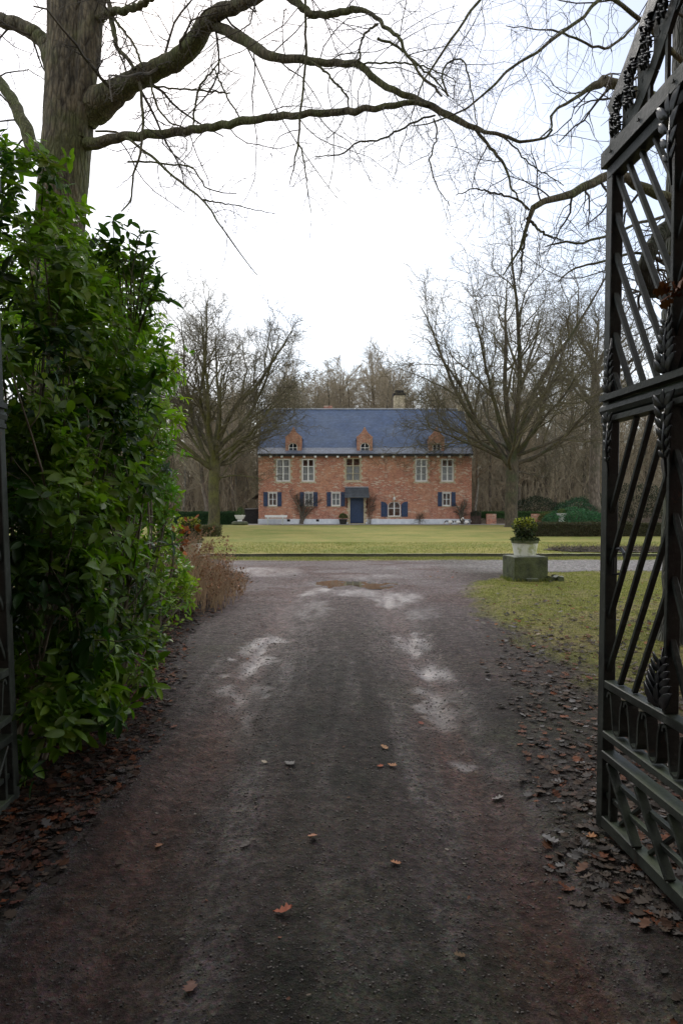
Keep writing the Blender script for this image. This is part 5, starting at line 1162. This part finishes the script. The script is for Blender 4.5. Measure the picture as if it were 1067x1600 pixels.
# climbers on the facade
def climber(px, spreads, h, label, r0=.05, n=7, dens=1.0, col=M_twig):
    x = hx(px); t = thing('climbing_shrub', (x, HY-.25, .06), label, 'climbing plant'); P1 = []; R1 = []
    for i in range(n):
        tx = hx(spreads[0]+(spreads[1]-spreads[0])*i/(n-1)); th_ = h*g.uniform(.75, 1.05); K = 14; s_ = np.linspace(0, 1, K)
        pts = np.stack([x+g.normal(0, .12)+(tx-x)*s_**1.3+.10*np.cumsum(g.normal(0, .35, K))*s_, HY-.14-.05*g.random(K), .03+th_*s_**.85], 1); P1.append(pts); R1.append(r0*np.linspace(1, .3, K))
    P1 = np.array(P1); R1 = np.array(R1); v, f = tubes(P1, R1, 6); mesh_np('stem', v, f, M_bark_wood, t, True)
    a, q = grow(P1, R1, int(14*dens), .7, (30, 80), 6, .25, .02, .25, .35, .008, g, .2); a[:, :, 1] = np.clip(a[:, :, 1], HY-.3, HY-.07)
    b, q2 = grow(a, q, 6, .25, (30, 80), 4, .25, .0, .2, .6, .006, g, .2); b[:, :, 1] = np.clip(b[:, :, 1], HY-.32, HY-.06)
    V, Q = join([tubes(a, q, 4), tubes(b, q2, 3)]); mesh_np('twigs', V, Q, col, t, True); return t
climber(474, (452, 508), 2.35, 'brown leafless climber spreading over the brick wall between the left ground-floor windows', .045, 8, 1.1)
climber(577, (572, 588), 2.1, 'thin brown climber on the wall right of the blue door', .02, 4, 1.0)
climber(721, (714, 729), 1.85, 'thick forked brown climber by the right corner of the house', .085, 4, .8)
climber(654, (650, 658), .7, 'small bare twiggy plant at the wall foot between the right ground-floor windows', .012, 4, .5)
# flower bed with dead plants on the right of the lawn front
N = 900; bx = g.uniform(6.9, 11.5, N); by = g.uniform(21.3, 23.2, N); st = np.stack([bx, by, np.full(N, .08)], 1)[:, None]+np.zeros((N, 2, 3)); st[:, 1, 2] += .03
V = []; a, q = grow(st, np.full((N, 2), .006), 2, .22, (10, 75), 4, .3, -.05, .5, 1, .006, g, 0)
fb = thing('flower_bed', (9.2, 22.2, .1), 'bare soil bed with dead stems in the lawn front right of the planter', 'flower bed'); v, f = tubes(a, q, 3); mesh_np('dead_stems', v, f, M_twig, fb)
m = MB(); aa = np.linspace(0, 2*np.pi, 40, endpoint=False); m.poly([(9.2+2.5*math.cos(t_)*(1+.08*math.sin(5*t_)), 22.2+1.05*math.sin(t_)*(1+.1*math.sin(3*t_+1)), .135) for t_ in aa], [tuple(range(40))]); m.build('soil', M_soil, fb)
n = 1400; th = g.uniform(0, 6.28, n); r = np.sqrt(g.random(n)); pos = np.stack([9.2+2.4*r*np.cos(th), 22.2+.95*r*np.sin(th), np.full(n, .15)+.04*g.random(n)], 1)
oak_mesh('dead_leaves', pos, g.uniform(.06, .1, n), np.array([[.10, .075, .05]])*g.uniform(.5, 1.6, (n, 1)), M_dead, fb)['kind'] = 'stuff'

# ------------------------------------------------------------------ rhododendrons
def whorls(pos, nrm, col, size, g, nl=7, mat=M_leaf, parent=None, name='foliage', var=.10):
    N = len(pos); idx_ = np.repeat(np.arange(N), nl); M = N*nl
    axn = nrm*.55+g.normal(0, .28, (N, 3)); axn[:, 2] += .62; axn /= np.linalg.norm(axn, axis=1, keepdims=True)
    r1 = np.cross(axn, g.normal(size=(N, 3))); r1 /= np.linalg.norm(r1, axis=1, keepdims=True); r2 = np.cross(axn, r1)
    ph = np.tile(np.arange(nl)*2*np.pi/nl, N)+g.normal(0, .5, M); el_ = g.uniform(-.6, .8, M)
    d = (r1[idx_]*np.cos(ph)[:, None]+r2[idx_]*np.sin(ph)[:, None])*np.cos(el_)[:, None]+axn[idx_]*np.sin(el_)[:, None]
    up = axn[idx_]+g.normal(0, .22, (M, 3))
    sz = (size if np.ndim(size) else np.full(N, size))[idx_]*g.uniform(.45, 1.15, M)
    W, Fq, nv = scatter(leaf_template('rhodo'), pos[idx_]+d*.006+axn[idx_]*g.normal(0, .02, (M, 1)), d, up, sz)
    c = np.asarray(col)[idx_]*(1+var*g.normal(size=(M, 1)))*(1+.06*g.normal(size=(M, 3))); c = np.clip(c, .004, .9)
    return mesh_np(name, W, Fq, mat, parent, True, np.repeat(c, nv, 0))
def bush(name, label, blobs, base, wpm2, size, colA, colB, seed, ztop_keep=0, nb=60, groundy=None):
    g = np.random.default_rng(seed); t = thing(name, base, label, 'shrub', None)
    B = np.array([P(px, py, Y)+(r,) for px, py, Y, r in blobs]); pos = []; nr = []; bi = []
    for i, (x, y, z, r) in enumerate(B):
        n = int(wpm2*4*math.pi*r*r); d = g.normal(size=(n, 3)); d /= np.linalg.norm(d, axis=1, keepdims=True)
        sh = r*(1+.16*g.normal(size=n)-.10*(g.random(n) < .4)); sh *= 1+.5*(vnoise(d[:, 0]*2+i*3, d[:, 2]*2+d[:, 1]*2, 1.4, 2)-.5)
        pos.append(np.array([x, y, z])+d*sh[:, None]); nr.append(d); bi += [i]*n
    pos = np.concatenate(pos); nr = np.concatenate(nr); bi = np.array(bi)
    inside = np.zeros(len(pos), bool)
    for i, (x, y, z, r) in enumerate(B):
        dd = np.linalg.norm(pos-np.array([x, y, z]), axis=1); inside |= (dd < r*.70) & (bi != i)
    keep = ~(inside & (g.random(len(pos)) < .8)) & ~((nr[:, 1] > .55) & (g.random(len(pos)) < .6)); keep &= pos[:, 2] > .12
    pos = pos[keep]; nr = nr[keep]
    q = vnoise(pos[:, 0]*1.4+pos[:, 1], pos[:, 2]*1.4, 1.6, 3)[:, None]*2.4-.85+g.normal(0, .28, (len(pos), 1)); q = np.clip(q, 0, 1)
    col = np.array(colA)*(1-q)+np.array(colB)*q; yl = (g.random((len(pos), 1)) < .05); col = np.where(yl, np.array([[.16,.20,.04]]), col)
    gap = vnoise(pos[:, 0]*1.1+pos[:, 1]*.8+5, pos[:, 2]*1.1+9, 3.0, 2) < .41; kk = ~(gap & (g.random(len(pos)) < .75)); pos, nr, col = pos[kk], nr[kk], col[kk]
    whorls(pos, nr, col, g.uniform(.75, 1.2, len(pos))*size, g, parent=t)
    # branches: from the base up to shell points, and bare inner twigs
    pick = g.choice(len(pos), min(nb, len(pos)), replace=False); br = []
    b0 = np.array(base)
    for k in pick:
        e = pos[k]; s = np.array([b0[0]+(e[0]-b0[0])*.35+g.normal(0, .12), e[1]+g.normal(0, .15)+.25, .02]); mid = s*.5+e*.5+g.normal(0, .13, 3)+np.array([0, .1, .12])
        br.append(resample(smooth_path(np.stack([s, mid, e])), 12))
    br = np.array(br); rr = np.linspace(.016, .004, 12)[None]*g.uniform(.6, 1.5, (len(br), 1))
    tw_, tr2 = grow(br, rr, 6, .45, (25, 60), 6, .18, .04, .3, .6, .003, g, .3)
    V, Q = join([tubes(br, rr, 6), tubes(tw_, tr2, 4)]); mesh_np('branches', V, Q, m_twig('rhododendron stems %d' % seed, (.10,.085,.06), (.20,.17,.12)), t, True)
    return t, pos
near = [(10,320,5.2,.40),(45,300,5.4,.30),(48,400,5.3,.38),(20,450,4.9,.5),(120,485,5.6,.34),(60,560,4.9,.55),(15,650,4.4,.5),(115,590,5.2,.5),(165,505,5.8,.34),(195,480,6.0,.22),(190,560,6.0,.26),(175,640,5.9,.34),
 (125,720,5.0,.52),(180,740,5.7,.32),(40,800,4.3,.5),(170,830,5.5,.36),(100,850,4.7,.45),(190,900,5.8,.30),(55,940,4.1,.38),(140,940,4.9,.40),(205,975,5.9,.26),(95,1040,4.2,.36),(175,1030,5.1,.32),(215,1070,5.5,.15),(50,1120,3.85,.24),(140,1110,4.5,.22),(185,440,5.9,.17),(205,410,6.0,.12),(165,400,5.9,.11),(225,440,6.1,.12),(20,265,5.3,.2),(-60,500,5.0,.9),(-60,900,4.4,.7)]
t, _ = bush('rhododendron_bush', 'big dark glossy rhododendron at the left of the drive, in front of the large tree', near, (-2.3, 5.0, 0), 90, .116, (.022,.060,.010), (.18,.29,.028), 41, nb=110)
far = [(238,520,8.2,.22),(236,585,8.2,.28),(236,650,8.3,.30),(232,715,8.4,.30),(232,775,8.6,.34),(228,840,8.8,.38),(245,890,9.4,.42),(262,925,9.8,.36),(235,955,8.8,.36),(225,1010,7.6,.24),(225,1060,6.9,.2),(190,600,8.6,.6),(180,740,8.8,.7),(190,900,8.8,.6),(90,480,9.0,.9),(170,450,8.6,.5)]
bush('rhododendron_bush', 'brighter yellow green rhododendron further along the drive, next to the brown dried shrub', far, (-2.6, 8.8, 0), 95, .105, (.11,.24,.022), (.30,.42,.035), 43, nb=50)  # leaf colours raised to carry the sunlit edge of the bushes
# tall sprigs against the sky
g2 = np.random.default_rng(12)
sp = np.array([P(x, y, 5.8) for x, y in ((176, 345), (172, 372), (150, 372), (188, 392), (222, 362), (228, 385), (215, 395), (242, 408), (252, 432), (245, 455), (140, 400), (262, 470), (200, 360))])
spt = thing('rhododendron_sprig', P(200, 480, 5.8), 'tall loose rhododendron shoots standing up against the sky', 'shrub shoots')
whorls(sp, np.tile([[0, 0, 1.]], (len(sp), 1)), np.tile([[.05, .10, .03]], (len(sp), 1)), .135, g2, 7, parent=spt)
br = np.array([resample(smooth_path(np.stack([np.array(P(205, 560, 5.9)), (p+np.array(P(205, 480, 5.9)))/2+g2.normal(0, .05, 3), p])), 10) for p in sp]); v, f = tubes(br, np.tile(np.linspace(.008, .004, 10), (len(sp), 1)), 5); mesh_np('stems', v, f, M_bark_limb, spt, True)
# brown dried hydrangea beside the drive
dh = thing('dried_shrub', (-2.3, 10.9, 0), 'brown dried hydrangea stems with withered flower heads beside the drive', 'shrub')
N = 360; bx = g2.uniform(-2.95, -1.75, N); by = g2.uniform(10.0, 12.6, N); st = np.stack([bx, by, np.zeros(N)], 1)[:, None]+np.zeros((N, 2, 3)); st[:, 1, 2] = .05
hh = np.clip(.95-.70*np.clip((bx+2.35)/.6, 0, 1), .3, 1.1)
a, q = grow(st, np.full((N, 2), .006), 1, 1.0, (0, 20), 8, .10, .02, 0, 1, .0055, g2, 0); s0 = a[:, :1]; a = s0+(a-s0)*hh[:, None, None]
b, q2 = grow(a, q, 4, .28, (20, 55), 5, .18, .03, .3, .7, .003, g2, .2)
V, Q = join([tubes(a, q, 4), tubes(b, q2, 3)]); mesh_np('stems', V, Q, m_twig('dry stems', (.26,.17,.10), (.46,.33,.20)), dh, True)
e = np.concatenate([a[::3, -1], b[::25, -1]]); hp = np.repeat(e, 9, 0)+g2.normal(0, .035, (len(e)*9, 3))
oak_mesh('withered_heads', hp, g2.uniform(.03, .055, len(hp)), np.array([[.27, .14, .08]])*g2.uniform(.5, 1.6, (len(hp), 1)), M_dead, dh, flat=.9, g=g2)
# orange leaved twig hanging at the end of the rhododendron
ol = np.array(P(289, 832, 9.3))+g2.normal(0, 1, (16, 3))*np.array([.10, .08, .13]); st = np.stack([np.stack([np.array(P(250, 850, 9.4)), np.array(P(270, 835, 9.35)), p]) for p in ol])
os_ = thing('orange_leaf_sprig', P(270, 850, 9.4), 'sprig of orange autumn leaves at the edge of the bright rhododendron', 'sprig'); v, f = tubes(np.array([resample(smooth_path(s), 8) for s in st]), np.full((16, 8), .004), 4); mesh_np('stem', v, f, M_twig, os_)
oak_mesh('leaves', np.repeat(ol, 2, 0), g2.uniform(.07, .12, 32), np.array([[.42, .13, .04]])*g2.uniform(.6, 1.4, (32, 1)), M_dead, os_, flat=1.1, g=g2)

# ------------------------------------------------------------------ leaf litter, single leaves, grass, grit
g3 = np.random.default_rng(77)
def litter(n, x0, x1, y0, y1, prob):
    Yv = y0*(y1/y0)**g3.random(n) if y0 > 0 else g3.uniform(y0, y1, n); X_ = g3.uniform(x0, x1, n); k = prob(X_, Yv) > g3.random(n); return X_[k], Yv[k]
sw = lambda a, b, v: np.clip((v-a)/(b-a), 0, 1)
XL, YL = litter(70000, -3.6, -.9, 1.6, 16, lambda x, y: sw(-.06, .35, edge_l(y)-x+.3*(vnoise(x, y, 3, 2)-.5))*.95+.004)
XR, YR = litter(80000, .8, 5.5, 1.6, 12, lambda x, y: sw(-.1, .5, x-mud_r(y)-.1+.5*(vnoise(x, y, 2.5, 3)-.5))*np.interp(y, [0, 4.5, 6, 9, 12], [.75, .62, .28, .10, .04])*np.clip(vnoise(x+7, y, 1.5, 3)*1.9-.25, .1, 1)+.0)
XR2, YR2 = litter(2600, 1.9, 9, 5, 17, lambda x, y: .35*sw(.3, .65, vnoise(x, y+3, 1.3, 3)))
XD, YD = litter(2600, -1.3, 2.6, 2.2, 18, lambda x, y: .35+0*x)
def leafset(name, X_, Y_, sizes, pal, lift, label):
    n = len(X_); z = ground_z(X_, Y_)+lift*.5+g3.random(n)*lift*1.3; pal = np.array(pal); c = pal[g3.integers(0, len(pal), n)]*g3.uniform(.3, 1.05, (n, 1))
    o = oak_mesh(name, np.stack([X_, Y_, z], 1), sizes, c, M_dead, None, .17, g3); tag(o, label, 'fallen leaves', kind='stuff'); return o
dull = [(.095,.062,.042),(.07,.05,.038),(.12,.085,.06),(.05,.035,.026),(.16,.07,.035),(.085,.065,.05),(.12,.105,.095),(.20,.065,.025)]
leafset('leaf_litter', XL, YL, g3.beta(2, 2.6, len(XL))*.075+.018, dull+[(.13,.05,.035),(.15,.07,.05)], .006, 'dark wet leaf litter along the left side of the drive under the rhododendrons')
leafset('leaf_litter', XR, YR, g3.beta(2, 2.4, len(XR))*.08+.02, dull+[(.20,.19,.185)], .006, 'brown and grey leaf litter around the foot of the right gate')
leafset('scattered_leaves', XR2, YR2, g3.uniform(.05, .085, len(XR2)), [(.26,.12,.05),(.30,.08,.03),(.20,.18,.15),(.15,.10,.07),(.33,.26,.18)], .012, 'scattered rusty leaves on the right hand grass')
leafset('leaf_fragments', XD, YD, g3.uniform(.008, .026, len(XD)), [(.06,.045,.035),(.05,.04,.03),(.08,.05,.035),(.07,.06,.05),(.04,.035,.03),(.20,.15,.11),(.12,.08,.06),(.28,.24,.20),(.22,.09,.05)], .004, 'small leaf fragments strewn over the muddy drive')
def spot(px, py):
    Y = 2.0
    for _ in range(30):
        Y = (H0-0)/(max(1e-3, (H0-P(px, py, 1)[2])))
    return P(px, py, Y)[0], Y
singles = [(606,1176,.075,(.42,.24,.13),'pale tan fallen leaf, upper one of the trio in the middle of the drive'),(605,1200,.07,(.40,.20,.10),'pointed tan fallen leaf, lower one of the trio in the middle of the drive'),(588,1203,.05,(.38,.10,.04),'small orange fallen leaf, left one of the trio in the middle of the drive'),
 (491,1311,.07,(.42,.20,.12),'pink tan fallen leaf alone left of the drive centre'),(427,1437,.085,(.36,.10,.05),'bright orange fallen leaf in the lower left of the drive'),(627,1356,.055,(.44,.20,.10),'small tan orange leaf right of the drive centre'),
 (300,1530,.08,(.22,.12,.09),'dull brown round leaf nearest the camera on the left'),(908,1304,.08,(.46,.22,.10),'pale orange leaf at the foot of the right gate'),(445,1195,.09,(.20,.19,.18),'grey lobed leaf on the drive, left of the tan trio'),(418,1192,.05,(.48,.40,.30),'small pale cream leaf left of the grey lobed leaf'),
 (766,1236,.085,(.22,.20,.19),'grey lobed leaf on the right wheel track'),(244,1315,.06,(.34,.17,.10),'thin tan leaf on the left wheel track'),(15,1413,.11,(.30,.09,.04),'large rust red leaf at the left edge of the view'),(662,1130,.06,(.26,.08,.05),'dark red curled leaf in the right wheel track'),
 (728,1500,.05,(.16,.10,.05),'small brown burr-like leaf in the lower right of the drive'),(376,1325,.07,(.15,.13,.12),'grey crumpled leaf left of the drive centre'),(265,1138,.07,(.24,.10,.07),'small red brown leaf beside the dark rhododendron')]
for px, py, s_, c, lab in singles:
    x, y = spot(px, py); z = float(ground_z(x, y)); o = oak_mesh('fallen_leaf', np.array([[x, y, z+.008]]), np.array([s_*.95]), np.array([c]), M_dead, None, .09, g3); tag(o, lab, 'fallen leaf', 'single leaves on the drive')
def blades(name, X_, Y_, z, h, wd, pal, label):
    n = len(X_); a = g3.uniform(0, 6.28, n); d = np.stack([np.cos(a), np.sin(a), 0*a], 1)*wd[:, None]; ln = g3.normal(0, .45, (n, 2)); b = np.stack([X_, Y_, z-.005], 1)
    tip = b+np.stack([ln[:, 0]*h, ln[:, 1]*h, h], 1); mid = (b+tip)/2+np.stack([0*h, 0*h, h*.12], 1)
    V = np.stack([b-d, b+d, mid+d*.7, tip, mid-d*.7], 1).reshape(-1, 3); k = np.arange(n)*5; Q = np.concatenate([np.stack([k, k+1, k+2, k+4], 1), np.stack([k+4, k+2, k+3, k+3], 1)])
    Q = np.concatenate([np.stack([k, k+1, k+2, k+4], 1)]); V = np.stack([b-d, b+d, tip+d*.15, tip-d*.15], 1).reshape(-1, 3); k = np.arange(n)*4; Q = np.stack([k, k+1, k+2, k+3], 1)
    c = np.array(pal)[g3.integers(0, len(pal), n)]*g3.uniform(.6, 1.4, (n, 1))
    return tag(mesh_np(name, V, Q, M_grass, None, False, np.repeat(c, 4, 0)), label, 'grass', kind='stuff')
N = 260000; X_ = g3.uniform(1.8, 9.5, N); Y_ = 5.0*(16.9/5.0)**g3.random(N); _, _, mk = terrain(X_, Y_); k = g3.random(N) < mk[:, 1]*(1-.6*sw(.5, .66, vnoise(X_+20, Y_+4, 1.1, 4)))*np.interp(Y_, [5, 9], [.5, 1]); X_ = X_[k]; Y_ = Y_[k]
blades('grass', X_, Y_, ground_z(X_, Y_), g3.uniform(.012, .035, len(X_)), np.interp(Y_, [5, 17], [.0014, .004])*g3.uniform(.7, 1.3, len(X_)), [(.20,.235,.04),(.25,.26,.055),(.31,.27,.09),(.15,.19,.035)], 'short mossy winter grass on the right of the drive')
N = 90000; X_ = g3.uniform(-13, 15, N); Y_ = np.where(g3.random(N) < .45, g3.uniform(19.5, 20.7, N), g3.uniform(20.95, 27, N)); zz = np.where(Y_ < 20.8, ground_z(np.clip(X_, GX0, GX1), Y_), .10)
blades('grass', X_, Y_, zz, g3.uniform(.02, .05, N), g3.uniform(.004, .009, N), [(.19,.22,.045),(.29,.27,.08),(.33,.28,.12),(.15,.19,.04)], 'short turf along the front edge of the lawn')
X_, Y_ = TUFT; n_ = len(X_); blades('grass_tufts', X_, Y_, ground_z(X_, Y_), g3.uniform(.03, .10, n_), np.full(n_, .004), [(.16,.19,.04),(.22,.21,.06),(.11,.15,.03)], 'longer grass tufts round the foot of the stone blocks')
# grit on the drive
N = 12000; Y_ = 1.9*(9/1.9)**g3.random(N); X_ = g3.uniform(-1.35, 1.3, N); z = ground_z(X_, Y_); s_ = g3.uniform(.0015, .0055, N)*np.interp(Y_, [2, 9], [1, 1.8])
T = np.array([(-1,-1,-.4),(1,-1,-.3),(1,1,-.4),(-1,1,-.3),(-.6,-.5,.7),(.5,-.6,.6),(.6,.6,.7),(-.5,.5,.55)]); V = T[None]*s_[:, None, None]*g3.uniform(.6, 1.4, (N, 1, 3)); a = g3.uniform(0, 6.28, N); ca, sa = np.cos(a)[:, None], np.sin(a)[:, None]
V = np.stack([V[..., 0]*ca-V[..., 1]*sa, V[..., 0]*sa+V[..., 1]*ca, V[..., 2]], -1)+np.stack([X_, Y_, z], 1)[:, None]; Qb = np.array([(4,5,6,7),(0,1,5,4),(1,2,6,5),(2,3,7,6),(3,0,4,7)]); Q = (Qb[None]+(np.arange(N)*8)[:, None, None]).reshape(-1, 4)
tag(mesh_np('grit', V.reshape(-1, 3), Q, M_pebble), 'fine grit and small stones in the surface of the drive', 'grit', kind='stuff')
